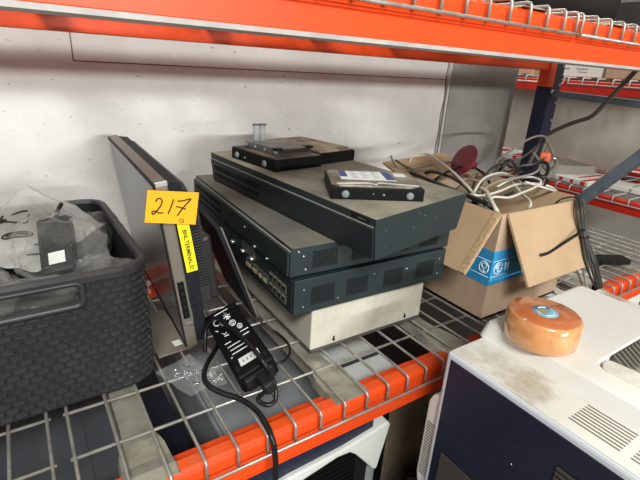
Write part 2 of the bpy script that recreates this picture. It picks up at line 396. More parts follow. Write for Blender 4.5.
c = MB(); c.box(-0.11, 0.11, -0.12, 0.12, 0, 0.004); c.box(-0.11, 0.11, -0.124, -0.12, 0, 0.022); c.box(-0.11, 0.11, 0.12, 0.124, 0, 0.022); c.box(-0.114, -0.11, -0.124, 0.124, 0, 0.022); c.box(0.11, 0.114, -0.124, 0.124, 0, 0.022)
c.build('tray_body', CARD, t)

# ------------------------------------------------------------------ charcoal woven crate
CX, CY = -0.205, 0.309
crate = thing('woven_crate', 'charcoal rattan-look plastic crate full of bagged adapters, at the left', 'crate', (CX, CY, 0.0022), 1.2)
HX, HY, RAD, HT = 0.194, 0.151, 0.030, 0.168
def perim(off=0.0):
    pts = []; r = RAD+off
    for (cx, cy, a0) in ((HX-RAD, -HY+RAD, -90), (HX-RAD, HY-RAD, 0), (-HX+RAD, HY-RAD, 90), (-HX+RAD, -HY+RAD, 180)):
        for k in range(7):
            a = R(a0+15*k); pts.append((cx+r*math.cos(a), cy+r*math.sin(a)))
    return pts
base_p = [Vector((x, y)) for x, y in perim(0)]
cum = [0.0]
for i in range(len(base_p)): cum.append(cum[-1]+(base_p[(i+1) % len(base_p)]-base_p[i]).length)
TOT = cum[-1]
def at(s):
    s %= TOT
    for i in range(len(base_p)):
        if s <= cum[i+1]+1e-9:
            a, b = base_p[i], base_p[(i+1) % len(base_p)]; t = (s-cum[i])/max(1e-9, cum[i+1]-cum[i])
            d = (b-a).normalized(); return a.lerp(b, t), Vector((d.y, -d.x))
NC = 92; PC = TOT/NC; ROWH = 0.00850; NR = 19
HOLE_X0, HOLE_X1, HZ0, HZ1 = -0.105, 0.120, 0.136, 0.161
def inhole(p, z, m=0.0): return p.y < -HY+0.002 and HOLE_X0-m < p.x < HOLE_X1+m and HZ0-m < z < HZ1+m
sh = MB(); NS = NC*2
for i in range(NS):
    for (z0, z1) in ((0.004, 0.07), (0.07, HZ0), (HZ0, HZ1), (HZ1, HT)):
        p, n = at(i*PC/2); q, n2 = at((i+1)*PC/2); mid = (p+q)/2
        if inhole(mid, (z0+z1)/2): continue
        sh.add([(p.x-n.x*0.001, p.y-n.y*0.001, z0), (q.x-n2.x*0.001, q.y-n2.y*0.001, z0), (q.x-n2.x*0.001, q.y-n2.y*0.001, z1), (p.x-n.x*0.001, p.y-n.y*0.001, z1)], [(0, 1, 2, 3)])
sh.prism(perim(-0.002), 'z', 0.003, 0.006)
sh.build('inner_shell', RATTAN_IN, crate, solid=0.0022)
wv = MB()
for k in range(NR):
    z0 = 0.006+k*ROWH; z1 = z0+ROWH*0.76
    for c_ in range(NC):
        s0 = (c_+(0.5 if k % 2 else 0))*PC
        pm, _ = at(s0+PC*0.42)
        if inhole(pm, (z0+z1)/2, 0.004): continue
        vs = []
        for t_, o_ in ((0.0, -0.0006), (0.07, 0.0026), (0.44, 0.0036), (0.82, 0.0026), (0.89, -0.0006)):
            p, n = at(s0+PC*t_)
            for zz_, oo in ((z0, -0.0003), (z0+ROWH*0.22, o_), (z1-ROWH*0.22, o_), (z1, -0.0003)):
                vs.append((p.x+n.x*min(oo, o_) if oo < 0 else p.x+n.x*oo, p.y+n.y*(min(oo, o_) if oo < 0 else oo), zz_))
        fs = [(i*4+j, (i+1)*4+j, (i+1)*4+j+1, i*4+j+1) for i in range(4) for j in range(3)]
        wv.add(vs, fs, 0, False)
wv.build('woven_wall', RATTAN, crate, fix=False)
rm = MB(); N_ = 96
ringp = [at(i*TOT/N_) for i in range(N_)]
cs = [(-0.007, HT-0.001), (0.0042, HT-0.006), (0.0048, HT+0.001), (0.002, HT+0.0042), (-0.005, HT+0.0042)]
vs = [(p.x+n.x*a, p.y+n.y*a, b) for p, n in ringp for a, b in cs]; m_ = len(cs)
rm.add(vs, [(i*m_+j, ((i+1) % N_)*m_+j, ((i+1) % N_)*m_+(j+1) % m_, i*m_+(j+1) % m_) for i in range(N_) for j in range(m_)], 0, False)
rm.build('rim', RATTAN, crate)
hr = MB(); y = -HY-0.001
hp = []
for (cx, cz, a0) in ((HOLE_X1-0.008, HZ0+0.006, -90), (HOLE_X1-0.008, HZ1-0.006, 0), (HOLE_X0+0.008, HZ1-0.006, 90), (HOLE_X0+0.008, HZ0+0.006, 180)):
    for k in range(5): a = R(a0+22.5*k); hp.append((cx+0.008*math.cos(a), y, cz+0.008*math.sin(a)))
hr.tube(hp, 0.0042, 8, closed=True)
hr.build('handle_rim', RATTAN, crate)

def brick(name, loc, rot, sx, sy, sz, label, group, mat=BLACK, lab=True):
    t = thing(name, label, 'power adapter', loc, 0, group, rot=tuple(R(a) for a in rot))
    MB().box(-sx/2, sx/2, -sy/2, sy/2, 0, sz).build('adapter_body', mat, t, bevel=min(sx, sz)*0.16)
    if lab: MB().box(-sx*0.22, sx*0.26, -sy*0.36, -sy*0.16, sz, sz+0.0004).build('paper_label', PAPER, t)
    MB().tube(smooth_path([(0, sy/2, sz/2), (0.004, sy/2+0.015, sz/2), (0.01, sy/2+0.03, sz*0.4)]), 0.003, 8).build('cord_stub', CABLE_BLACK, t)
    return t
G1 = 'power adapters in the woven crate'
brick('power_adapter', (-0.0899, 0.2949, 0.1500), (38, -10, -12), 0.040, 0.086, 0.028, 'black adapter with white label in the clear bag at the crate middle', G1)
brick('power_adapter', (-0.045, 0.375, 0.108), (10, 12, -35), 0.045, 0.10, 0.03, 'black adapter near the back right corner of the crate', G1, lab=False)
brick('power_adapter', (-0.125, 0.195, 0.100), (12, 0, 78), 0.045, 0.10, 0.03, 'black adapter seen through the crate handle hole', G1, lab=False)
brick('power_adapter', (-0.30, 0.30, 0.10), (6, 6, 40), 0.05, 0.11, 0.032, 'black adapter under the milky bag at the left edge', G1, lab=False)

def bag(name, c, s, seed, film, label, group=None, rz=0, amp=0.25, lump=None):
    def fn(u, v):
        a = 2*PI*u; b = PI*(v-0.5)
        d = Vector((math.cos(b)*math.cos(a), math.cos(b)*math.sin(a), math.sin(b)))
        q = d*2.2+Vector((seed*3.1, seed*1.7, seed))
        k = 1+amp*noise.noise(q)+amp*0.8*abs(noise.noise(q*1.9))+amp*0.30*abs(noise.noise(q*4.1))
        e = abs(math.sin(2*a))**2*0.14
        k *= 1+e
        return Vector((d.x*s[0]*k, d.y*s[1]*k, d.z*s[2]*k))
    o = MB(Matrix.Translation(c) @ Matrix.Rotation(R(rz), 4, 'Z')).grid(fn, 64, 36, 0, True).build(name, film)
    return tag(o, label, 'plastic bag', group)
G2 = 'plastic bags in the woven crate'
bag('plastic_bag', (-0.0935, 0.2586, 0.1660), (0.044, 0.072, 0.042), 1, FILM, 'crumpled clear bag round the labelled black adapter in the crate', G2, 12)
bag('plastic_bag', (-0.048, 0.235, 0.128), (0.030, 0.055, 0.026), 2, FILM_GREY, 'small crumpled clear bag inside the right front corner of the crate', G2, 30)
bag('plastic_bag', (-0.048, 0.375, 0.135), (0.034, 0.070, 0.034), 3, FILM_GREY, 'crumpled clear bag in the back right corner of the crate', G2, -20)
bag('plastic_bag', (-0.15, 0.198, 0.128), (0.075, 0.030, 0.026), 4, FILM_GREY, 'crumpled clear bag showing through the crate handle hole', G2, 6)
bag('plastic_bag', (-0.235, 0.245, 0.138), (0.085, 0.080, 0.030), 5, FILM_GREY, 'smoky crumpled bag below the printed milky bag', G2, 10)
# large milky bag with printed marks, standing up out of the crate
A_, B_, C_, D_ = Vector((-0.1143, 0.4200, 0.2151)), Vector((-0.0226, 0.3600, 0.1628)), Vector((-0.1210, 0.2700, 0.1386)), Vector((-0.2171, 0.3000, 0.1648))
def sheet(u, v, h=0.0):
    p = (A_*(1-u)*(1-v)+B_*u*(1-v)+C_*u*v+D_*(1-u)*v)
    n = (B_-A_).cross(D_-A_).normalized()
    if n.y > 0: n = -n
    return p+n*(0.010*noise.noise(Vector((u*2.6, v*2.6, 4.2)))+0.004*noise.noise(Vector((u*7, v*7, 1)))+h)
mb_ = thing('printed_bag', 'milky plastic bag with black recycling marks sticking out of the crate', 'plastic bag', tuple((A_+B_+C_+D_)/4), 0)
MB(W(mb_)).grid(sheet, 36, 36).build('bag_sheet', FILM_MILK, mb_, solid=0.0006)
def sh_fn(a, b): return W(mb_) @ sheet(a, b, 0.0012)
marks = [ring(0.42, 0.60, 0.13, 0.055, ang=-38), [(0.34, 0.66), (0.42, 0.60), (0.44, 0.57), (0.50, 0.545)],
         ring(0.62, 0.24, 0.12, 0.05, 12, 20, 330, -40),
         [(0.14, 0.52), (0.20, 0.36), (0.26, 0.30)], [(0.30, 0.32), (0.36, 0.42), (0.34, 0.46)], [(0.30, 0.48), (0.20, 0.52), (0.16, 0.54)], [(0.12, 0.46), (0.14, 0.52), (0.19, 0.49)],
         [(0.66, 0.66), (0.78, 0.56), (0.83, 0.50)], [(0.70, 0.80), (0.84, 0.70)]]
strokes('printed_mark', marks, 0.0011, sh_fn, INKB, mb_)

# ------------------------------------------------------------------ monitor with tag
mon = thing('monitor', 'grey edged flat monitor on its base edge, tagged 217, right of the crate', 'monitor', (0.047, 0.208, 0.0030), rot=(0, R(-6.6), R(-2.0)))
b = MB(); b.box(0.0, 0.0165, 0.0, 0.39, 0.0, 0.2565)
bez = b.build('bezel', BEZEL, mon, bevel=0.002)
b = MB(); b.box(-0.0012, 0.0004, 0.006, 0.384, 0.012, 0.250); b.build('screen', SCREEN, mon)
b = MB(); b.box(-0.0016, 0.0006, 0.0008, 0.006, 0.006, 0.2550); b.box(-0.0016, 0.0006, 0.0008, 0.389, 0.250, 0.2555); b.box(-0.0016, 0.0006, 0.0008, 0.389, 0.001, 0.012); b.build('screen_border', MON_SIDE, mon)
b = MB(); b.box(0.0005, 0.0165, -0.0006, 0.004, 0.2500, 0.2572); b.build('corner_highlight', BEZEL_HI, bez, bevel=0.001)  # bright block stands for a highlight on the bezel corner
b = MB(); b.prism([(0.0166, 0.004), (0.034, 0.006), (0.034, 0.250), (0.0166, 0.254)], 'y', 0.003, 0.387)
for k in range(26): b.box(0.0335, 0.0350, 0.02, 0.18, 0.10+k*0.0052, 0.1022+k*0.0052)
bc = b.build('back_cover', MON_SIDE, mon, bevel=0.003)
b = MB(); b.prism([(0.034, 0.045), (0.052, 0.06), (0.055, 0.20), (0.040, 0.246), (0.034, 0.247)], 'y', 0.018, 0.36)
for k in range(28): b.box(0.036, 0.052, 0.0170, 0.0185, 0.085+k*0.0045, 0.0868+k*0.0045, 1)
b.build('rear_hump', [MON_BACK, HOLE], bc, bevel=0.004)
b = MB(); b.box(0.0035, 0.0125, -0.0018, 0.002, 0.052, 0.112); b.build('button_strip', BLACK, mon, bevel=0.001)
b = MB()
for z in (0.060, 0.071, 0.082, 0.093, 0.104): b.box(0.006, 0.0100, -0.0028, 0, z-0.003, z+0.003); b.cut()
b.build('button', MON_SIDE, mon, bevel=0.0006)
b = MB(); b.box(0.0138, 0.0162, -0.0020, 0.001, 0.040, 0.066); b.box(0.006, 0.0162, -0.0020, 0.001, 0.040, 0.0425); b.build('port_frame', STEEL, mon)
b = MB()
for z in (0.052, 0.066, 0.080, 0.094): b.cyl((0.0225, 0.001, z), (0.0225, 0.0045, z), 0.0017, 8); b.cut()
b.build('audio_jack', HOLE, mon)
# yellow strip label
fn = plane_map((0.0265, -0.0012, 0.161), (0.02, 0, -1), (1, 0, 0.02))
b = MB(); w2, h2 = 0.0375, 0.0078
b.add([fn(-w2, -h2), fn(w2, -h2), fn(w2, h2), fn(-w2, h2)], [(0, 1, 2, 3)])
yl = b.build('name_label', YELLOW_TAG, mon, solid=0.0004)
fnt = plane_map((0.0265, -0.0015, 0.1565), (0.02, 0, -1), (1, 0, 0.02))
text('label_text', 'BNL.TERMINAL.01', 0.0078, lambda a, b_, c=0: fnt(a, b_, c), INKB, yl)
# orange tag written by hand
q = [Vector((0.0008, 0.2025, 0.2107)), Vector((0.0658, 0.2025, 0.1987)), Vector((0.0724, 0.2025, 0.2425)), Vector((0.0077, 0.2025, 0.2522))]
tg = thing('price_tag', 'orange yellow paper tag handwritten 217 stuck on the monitor side', 'tag', tuple((q[0]+q[1])/2))
b = MB(W(tg)); b.add(q, [(0, 1, 2, 3)]); b.build('tag_paper', ORANGE_TAG, tg, solid=0.0005)
def tf(a, b_): return W(tg) @ ((q[0]*(1-a)+q[1]*a)*(1-b_)+(q[3]*(1-a)+q[2]*a)*b_+Vector((0, -0.0007, 0)))
strokes('handwriting', [[(0.17, 0.66), (0.19, 0.74), (0.245, 0.77), (0.285, 0.70), (0.27, 0.56), (0.22, 0.42), (0.165, 0.30), (0.125, 0.28), (0.125, 0.36), (0.18, 0.37), (0.25, 0.32), (0.325, 0.335)],
   [(0.50, 0.76), (0.475, 0.56), (0.425, 0.31)],
   [(0.585, 0.71), (0.70, 0.735), (0.845, 0.80), (0.78, 0.66), (0.68, 0.45), (0.61, 0.26)], [(0.565, 0.545), (0.66, 0.515), (0.765, 0.475)]], 0.00085, tf, INK, tg)
strokes('handwriting', [[(0.745, 0.13), (0.70, 0.165), (0.66, 0.12), (0.685, 0.06), (0.745, 0.07), (0.74, 0.105), (0.71, 0.10)]], 0.0004, tf, INK, tg)
# folding stand leaning out behind
st = MB(W(mon)); st.hexa([(0.1715, 0.240, 0.003), (0.178, 0.240, 0.003), (0.190, 0.40, 0.003), (0.1835, 0.40, 0.003)], [(0.1085, 0.238, 0.172), (0.1155, 0.238, 0.175), (0.128, 0.39, 0.175), (0.121, 0.39, 0.172)])
sp = st.build('stand_foot', MON_SIDE, mon, bevel=0.001)
st = MB(W(mon)); st.hexa([(0.1770, 0.2385, 0.003), (0.1795, 0.2385, 0.003), (0.1795, 0.242, 0.003), (0.1770, 0.242, 0.003)], [(0.1142, 0.2365, 0.1755), (0.1167, 0.2365, 0.1755), (0.1167, 0.240, 0.1755), (0.1142, 0.240, 0.1755)])
st.build('foot_edge', STAND_EDGE, sp)
st = MB(W(mon)); st.hexa([(0.085, 0.262, 0.045), (0.122, 0.262, 0.045), (0.122, 0.35, 0.045), (0.085, 0.35, 0.045)], [(0.082, 0.262, 0.150), (0.1085, 0.262, 0.158), (0.1085, 0.35, 0.158), (0.082, 0.35, 0.150)])
st.build('stand_neck', MON_BACK, mon, bevel=0.006)

# ------------------------------------------------------------------ stack: case and three routers
pc = thing('desktop_case', 'cream white flat computer case at the bottom of the stack', 'computer', (0.2025, 0.112, 0.0024), -0.4)
MB().box(0, 0.2275, 0, 0.36, 0.004, 0.0725).build('case_shell', CASE, pc, bevel=0.0022)
b = MB(); b.box(0.002, 0.2255, -0.0015, 0.0005, 0.0008, 0.0042); b.box(0, 0.2275, 0, 0.36, 0.001, 0.0040); b.build('base_rail', SILVER_DK, pc)
b = MB()
for x in (0.042, 0.190): b.cyl((x, -0.002, 0.012), (x, 0.001, 0.012), 0.0021, 10); b.box(x-0.0008, x+0.0008, -0.0018, 0, 0.013, 0.018); b.cut()
b.build('case_screw', BLACK, pc)

def dots(mb, x0, x1, z0, z1, nx, nz, y, mi, r=0.36):
    px = (x1-x0)/nx; pz = (z1-z0)/nz
    for i in range(nx):
        for j in range(nz):
            cx = x0+(i+0.5)*px; cz = z0+(j+0.5)*pz; a = px*r; c = pz*r
            mb.add([(cx-a, y, cz-c), (cx+a, y, cz-c), (cx+a, y, cz+c), (cx-a, y, cz+c)], [(0, 1, 2, 3)], mi)
G3 = 'slate routers in the stack'
# lowest router
r1 = thing('network_router', 'slate router with eight port block, lowest of the three above the white case', 'router', (0.1675, 0.107, 0.0770), -1.6, G3)
b = MB(); b.box(0, 0.291, 0, 0.44, 0.0015, 0.0555); b.build('router_chassis', ROUTER, r1, bevel=0.0012)
b = MB()
for x0 in (0.027, 0.088, 0.158, 0.226): dots(b, x0, x0+0.040, 0.013, 0.041, 10, 9, -0.0008, 0); b.cut()
b.build('vent_grille', HOLE, r1, fix=False)
b = MB()
for x, z in ((0.015, 0.040), (0.015, 0.013), (0.074, 0.014), (0.139, 0.040), (0.205, 0.036), (0.277, 0.04), (0.277, 0.013)): b.cyl((x, -0.0012, z), (x, 0.001, z), 0.0012, 8); b.cut()
b.build('side_screw', STEEL, r1)
b = MB(); b.box(-0.0012, 0.0008, 0.006, 0.434, 0.003, 0.054, 0); fp = b.build('port_panel', ROUTER_DK, r1, bevel=0.0006)
for k in range(2):
    for j in range(4):
        b = MB(); y0 = 0.020+j*0.0135; z0 = 0.011+k*0.0165
        b.box(-0.0030, -0.0004, y0, y0+0.0122, z0, z0+0.0135, 1); b.box(-0.0033, -0.0026, y0+0.0022, y0+0.0100, z0+0.0036, z0+0.0105, 0); b.box(-0.0034, -0.003, y0+0.002, y0+0.010, z0+0.011, z0+0.0125, 2)
        b.build('ethernet_port', [HOLE, SILVER_DK, PORTBEIGE], fp)
b = MB(); b.box(-0.0026, -0.0010, 0.128, 0.178, 0.036, 0.0535); b.build('interface_plate', SILVER_DK, fp)
b = MB()
for y0, w in ((0.078, 0.014), (0.096, 0.012), (0.114, 0.018), (0.138, 0.020)): b.box(-0.0040, 0, y0, y0+w, 0.016, 0.030, 0); b.box(-0.0050, -0.0038, y0+0.002, y0+w-0.002, 0.018, 0.024, 1); b.cut()
b.build('serial_port', [SILVER_DK, PORTBEIGE], fp)
b = MB()
for y0 in (0.134, 0.170, 0.215): b.cyl((-0.008, y0, 0.036), (0, y0, 0.036), 0.004, 10); b.cut()
b.build('thumb_screw', STEEL, fp)
# middle router
r2 = thing('network_router', 'slate router with side vents, middle of the three and partly covered', 'router', (0.1635, 0.1135, 0.1345), -2.4, G3)
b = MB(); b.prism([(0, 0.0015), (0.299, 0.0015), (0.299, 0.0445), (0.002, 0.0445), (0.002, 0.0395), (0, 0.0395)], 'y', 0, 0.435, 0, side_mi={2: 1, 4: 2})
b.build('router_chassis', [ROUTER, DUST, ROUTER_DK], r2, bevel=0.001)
b = MB(); b.box(-0.0008, 0.0020, 0.002, 0.433, 0.0390, 0.0400); b.build('lid_highlight', EDGE_LT, r2)  # thin strip painting a highlight along the lid
b = MB()
for x0 in (0.034, 0.100, 0.168, 0.232): dots(b, x0, x0+0.042, 0.010, 0.036, 10, 8, -0.0008, 0); b.cut()
b.build('vent_grille', HOLE, r2, fix=False)
b = MB()
for x, z in ((0.012, 0.038), (0.024, 0.010), (0.020, 0.030), (0.286, 0.034)): b.cyl((x, -0.0014, z), (x, 0.001, z), 0.0021, 10); b.cut()
b.build('side_screw', STEEL, r2)
b = MB(); b.box(-0.004, 0.0005, 0.002, 0.432, 0.003, 0.0389); face = b.build('front_bezel', ROUTER_DK, r2, bevel=0.0015)
b = MB()
for k in range(9):
    for z in (0.012, 0.026): b.box(-0.0046, -0.0036, 0.27+k*0.017, 0.281+k*0.017, z, z+0.006)
b.build('louvre_slot', HOLE, face)
b = MB(); b.cyl((-0.0075, 0.108, 0.008), (-0.003, 0.108, 0.008), 0.0026, 10); b.cut(); b.cyl((-0.0075, 0.063, 0.006), (-0.003, 0.063, 0.006), 0.0018, 10); b.cut(); b.cyl((-0.006, 0.150, 0.026), (-0.003, 0.150, 0.026), 0.0016, 8); b.cut()
b.build('thumb_screw', STEEL, face)
b = MB(); b.box(0.0012, 0.0021, 0.026, 0.052, 0.0408, 0.0436); b.build('badge', HOLE, r2)
# top router, turned
r3 = thing('network_router', 'slate router on top of the stack, turned, under the hard drives', 'router', (0.2395, 0.0310, 0.1805), 4.4, G3)
SKEW = Matrix(((1, 0, -0.125, 0), (0.125, 1, 0, 0), (0, 0, 1, 0), (0, 0, 0, 1)))   # its lid is knocked slightly out of square
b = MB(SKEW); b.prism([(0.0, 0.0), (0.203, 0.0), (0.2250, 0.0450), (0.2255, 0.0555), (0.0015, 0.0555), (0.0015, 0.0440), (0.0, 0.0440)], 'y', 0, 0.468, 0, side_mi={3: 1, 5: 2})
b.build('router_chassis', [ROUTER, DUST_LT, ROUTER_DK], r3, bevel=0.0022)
b = MB(SKEW); b.box(-0.0010, 0.0024, 0.004, 0.464, 0.0434, 0.0444); b.build('lid_highlight', EDGE_LT, r3)
b = MB(SKEW)
for x, z in ((0.021, 0.037), (0.020, 0.014), (0.083, 0.028), (0.110, 0.040), (0.140, 0.030), (0.096, 0.047)): b.cyl((x, -0.0010, z), (x, 0.001, z), 0.0011, 8); b.cut()
b.build('side_screw', SILVER_DK, r3)
b = MB(SKEW); b.box(-0.002, 0.0006, 0.003, 0.465, 0.002, 0.0425, 0); face = b.build('front_bezel', ROUTER_DK, r3, bevel=0.001)
b = MB(SKEW)
for k in range(12):
    y0 = 0.285+k*0.0142
    b.box(-0.0026, -0.0016, y0, y0+0.0100, 0.025, 0.034, 0); b.box(-0.0026, -0.0016, y0, y0+0.0100, 0.012, 0.020, 0); b.box(-0.0030, -0.0022, y0, y0+0.0100, 0.0205, 0.0222, 1)
b.build('louvre_slot', [HOLE, SILVER_DK], face)
b = MB(SKEW); b.box(0.0008, 0.0024, 0.012, 0.046, 0.0464, 0.0530); bd = b.build('badge', HOLE, r3)
b = MB(SKEW)
for k in range(5): b.box(0.0004, 0.0009, 0.018+k*0.0032, 0.0202+k*0.0032, 0.0484, 0.0508)
b.build('badge_print', SILVER_DK, bd)

# ------------------------------------------------------------------ hard drives on top
ZT = 0.2362
def drive(name, label, loc, rz, sx, sy, sz, lidmat, lab=False, cat='hard drive', group='hard drives on the top router'):
    t = thing(name, label, cat, loc, rz, group)
    b = MB(); b.box(0, sx, 0, sy, 0, sz-0.003); body = b.build('drive_body', BLACK, t, bevel=0.0012)
    c = 0.012
    b = MB(); b.prism([(c, 0.0015), (sx-c*1.6, 0.0015), (sx-0.0015, c*1.2), (sx-0.0015, sy-c), (sx-c, sy-0.0015), (c*0.6, sy-0.0015), (0.0015, sy-c), (0.0015, c)], 'z', sz-0.0035, sz)
    lid = b.build('drive_lid', lidmat, t, bevel=0.0010)
    for x in (0.155*sx, 0.845*sx):
        b = MB(); b.lathe([(0.0, -0.003), (0.0035, -0.003), (0.0052, -0.0018), (0.0055, 0.0)], 16); b.lathe([(0.0022, -0.0032), (0.0, -0.0032)], 10, mi=1)
        b.v = [Vector((x+p.x, p.z-0.0003, 0.0078+p.y)) for p in b.v]
        b.build('mount_grommet', [GROMMET, STEEL], t)
    return t, lid, body
d1, lid, body = drive('hard_drive', 'hard drive with white and blue label at the front of the top router', (0.2330, 0.1290, ZT), -28.5, 0.133, 0.098, 0.0205, HDD_TOP)
b = MB(); b.box(0.018, 0.100, 0.034, 0.088, 0.0206, 0.0209, 0); pl = b.build('paper_label', PAPER, lid)
b = MB(); b.box(0.0185, 0.030, 0.050, 0.0875, 0.0209, 0.02105, 0); b.box(0.086, 0.0995, 0.036, 0.0875, 0.0209, 0.02105, 0); b.build('label_colour', PAPER_BLUE, pl)
b = MB(); b.box(0.104, 0.122, 0.062, 0.082, 0.0206, 0.0208); b.build('small_label', PAPER, lid)
b = MB()
for k in range(6):
    y0 = 0.044+k*0.0075
    for i in range(3): b.box(0.036+i*0.016, 0.036+i*0.016+0.012-0.003*((k+i) % 3), y0, y0+0.0022, 0.0209, 0.02105)
b.build('label_print', INK_GREY, pl)
b = MB(); b.tube(smooth_path([(0.008, 0.006, 0.0207), (0.05, 0.011, 0.0214), (0.064, 0.006, 0.0210), (0.07, 0.014, 0.0214), (0.1, 0.008, 0.0214), (0.125, 0.006, 0.0207)]), 0.0014, 6); b.build('foil_edge', PALE, lid)
b = MB(); b.cyl((0.075, -0.0008, 0.008), (0.075, 0.001, 0.008), 0.0018, 8); b.cut(); b.cyl((0.060, -0.0006, 0.009), (0.060, 0.001, 0.009), 0.0008, 8); b.cut(); b.build('side_screw', STEEL, body)

t = thing('hard_drive', 'wide black drive at the back left of the top router with tray on it', 'hard drive', (0.2360, 0.2985, ZT), 8.0, 'hard drives on the top router')
b = MB(); b.box(0, 0.104, 0, 0.138, 0, 0.0205); b.build('drive_body', BLACK, t, bevel=0.001)
b = MB(); b.prism([(0.002, 0.002), (0.102, 0.002), (0.102, 0.136), (0.002, 0.136)], 'z', 0.0200, 0.0215); b.build('drive_lid', BLACK_TAN, t)
for y in (0.030, 0.118):
    b = MB(); b.lathe([(0, 0.003), (0.004, 0.003), (0.0055, 0.0012), (0.0058, 0)], 14)
    b.v = [Vector((-p.z-0.0003, p.x+y, p.y+0.009)) for p in b.v]; b.build('mount_grommet', GROMMET, t)
b = MB(); b.cyl((-0.0008, 0.092, 0.008), (0.001, 0.092, 0.008), 0.0015, 8); b.build('side_screw', STEEL, t)
t = thing('hard_drive', 'hard drive with brown dusty lid at the back, beside the drive with tray', 'hard drive', (0.3450, 0.3265, ZT), 10.0, 'hard drives on the top router')
b = MB(); b.box(0, 0.094, 0, 0.160, 0.0, 0.0205); b.build('drive_body', BLACK, t, bevel=0.001)
b = MB(); b.prism([(0.002, 0.003), (0.078, 0.003), (0.092, 0.016), (0.092, 0.150), (0.085, 0.158), (0.002, 0.158)], 'z', 0.020, 0.0240)
b.lathe([(0.030, 0.0240), (0.030, 0.0246), (0.0, 0.0246)], 28, (0.045, 0.10, 0)); b.build('drive_lid', HDD_BROWN, t, bevel=0.0008)
t = thing('drive_tray', 'dark silver drive tray lying on the wide black drive', 'drive tray', (0.2530, 0.3235, ZT+0.0218), 9.0)
b = MB(); b.box(0.0, 0.078, 0.0, 0.052, 0, 0.0118); b.build('tray_front', SILVER_DK, t, bevel=0.0008)
b = MB(); b.box(0.004, 0.074, 0.054, 0.104, 0, 0.0105); b.build('tray_rear', M('pale_tray_steel', (140, 142, 144), 0.4, 0.5, var=(110, 110, 110), vscale=20), t, bevel=0.0008)
b = MB(); b.box(0.003, 0.075, -0.0012, 0.001, 0.002, 0.0095); b.build('tray_face', M('wine_black_plastic', (44, 32, 34), 0.35), t)
b = MB(); b.box(-0.0022, 0.012, -0.0022, 0.010, 0.0085, 0.0125); b.cut(); b.box(0.064, 0.0802, -0.0022, 0.010, 0.0085, 0.0125); b.cut(); b.build('tray_clip', BLACK, t)
b = MB()
for y in (0.005, 0.036, 0.066, 0.094): b.cyl((-0.0014, y, 0.005), (0.001, y, 0.005), 0.0032, 10); b.cut()
b.build('tray_rivet', GROMMET, t)
t = thing('clear_tubes', 'pair of short clear plastic tubes with dark rims standing on the drive tray', 'plastic tubes', (0.2640, 0.4160, ZT+0.0218+0.0106), 0)
for dx in (-0.0068, 0.0068):
    b = MB(); b.lathe([(0.0, 0), (0.0060, 0), (0.0062, 0.030), (0.0052, 0.030), (0.0050, 0.002), (0.0, 0.002)], 20, (dx, 0, 0)); tb = b.build('tube_wall', CLEAR, t)
    b = MB(); b.lathe([(0.0052, 0.029), (0.0067, 0.029), (0.0067, 0.0312), (0.0052, 0.0312), (0.0052, 0.029)], 20, (dx, 0, 0)); b.build('tube_rim', SILVER_DK, tb)
b = MB(); b.box(0.0075, 0.016, -0.002, 0.002, 0.0300, 0.0318); b.build('rim_tab', SILVER_DK, t)

# ------------------------------------------------------------------ cardboard box of cables
BX0, BX1, BY0, BY1, BH = 0.520, 0.755, 0.049, 0.290, 0.200
cb = thing('cardboard_box', 'open cardboard box with blue printed band, full of cables, right of the routers', 'box', ((BX0+BX1)/2, (BY0+BY1)/2, 0.0024))
w_ = W(cb); T = 0.004; Z0 = 0.0026
b = MB(w_); b.box(BX0, BX1, BY0, BY1, Z0, Z0+T)
b.box(BX0, BX1, BY0, BY0+T, Z0, BH); b.box(BX0, BX1, BY1-T, BY1, Z0, BH); b.box(BX0, BX0+T, BY0+T, BY1-T, Z0, BH); b.box(BX1-T, BX1, BY0+T, BY1-T, Z0, BH)
b.build('box_body', CARD_GREY, cb)
b = MB(w_); e = 0.0006
b.box(BX0-e, BX1+e, BY0-e, BY1+e, 0.071, 0.134); bb = b.build('printed_band', BLUE_BAND, cb)
fl = plane_map((BX0-e, 0.049, 0.101), (0, -1, 0), (0, 0, 1), 0.0003); ff = plane_map((BX0, BY0-e, 0.101), (1, 0, 0), (0, 0, 1), 0.0003)
fL = lambda a, b_: w_ @ fl(a, b_); fF = lambda a, b_: w_ @ ff(a, b_)
sym = []
def icons(c): return c
ic1 = [[(-0.014, -0.006), (-0.011, 0.007), (-0.008, 0.002)], [(-0.007, 0.006), (-0.002, 0.004), (-0.003, -0.002)], [(-0.005, -0.006), (-0.011, -0.008), (-0.012, -0.004)]]
def sh_(l, dx): return [[(a+dx, b_) for a, b_ in p] for p in l]
glass_ic = [[(-0.005, 0.007), (-0.004, 0.0), (0, -0.002), (0.004, 0.0), (0.005, 0.007), (-0.005, 0.007)], [(0, -0.002), (0, -0.007)], [(-0.004, -0.0075), (0.004, -0.0075)]]
umb_ic = [[(-0.007, 0.0), (-0.005, 0.005), (0, 0.007), (0.005, 0.005), (0.007, 0.0), (-0.007, 0.0)], [(0, 0.0), (0, -0.007), (0.003, -0.008), (0.004, -0.005)], [(-0.002, 0.0), (0, 0.006), (0.002, 0)]]
arr_ic = [[(-0.004, -0.008), (-0.004, 0.006)], [(-0.006, 0.003), (-0.004, 0.007), (-0.002, 0.003)], [(0.004, -0.008), (0.004, 0.006)], [(0.002, 0.003), (0.004, 0.007), (0.006, 0.003)]]
strokes('printed_symbol', sh_(ic1, -0.034), 0.0013, fL, WHITE_PRINT, bb, smooth=False)
strokes('printed_symbol', sh_(glass_ic, -0.014)+[ring(-0.014, 0, 0.0095, 0.0105, 14)], 0.0012, fL, WHITE_PRINT, bb, smooth=False)
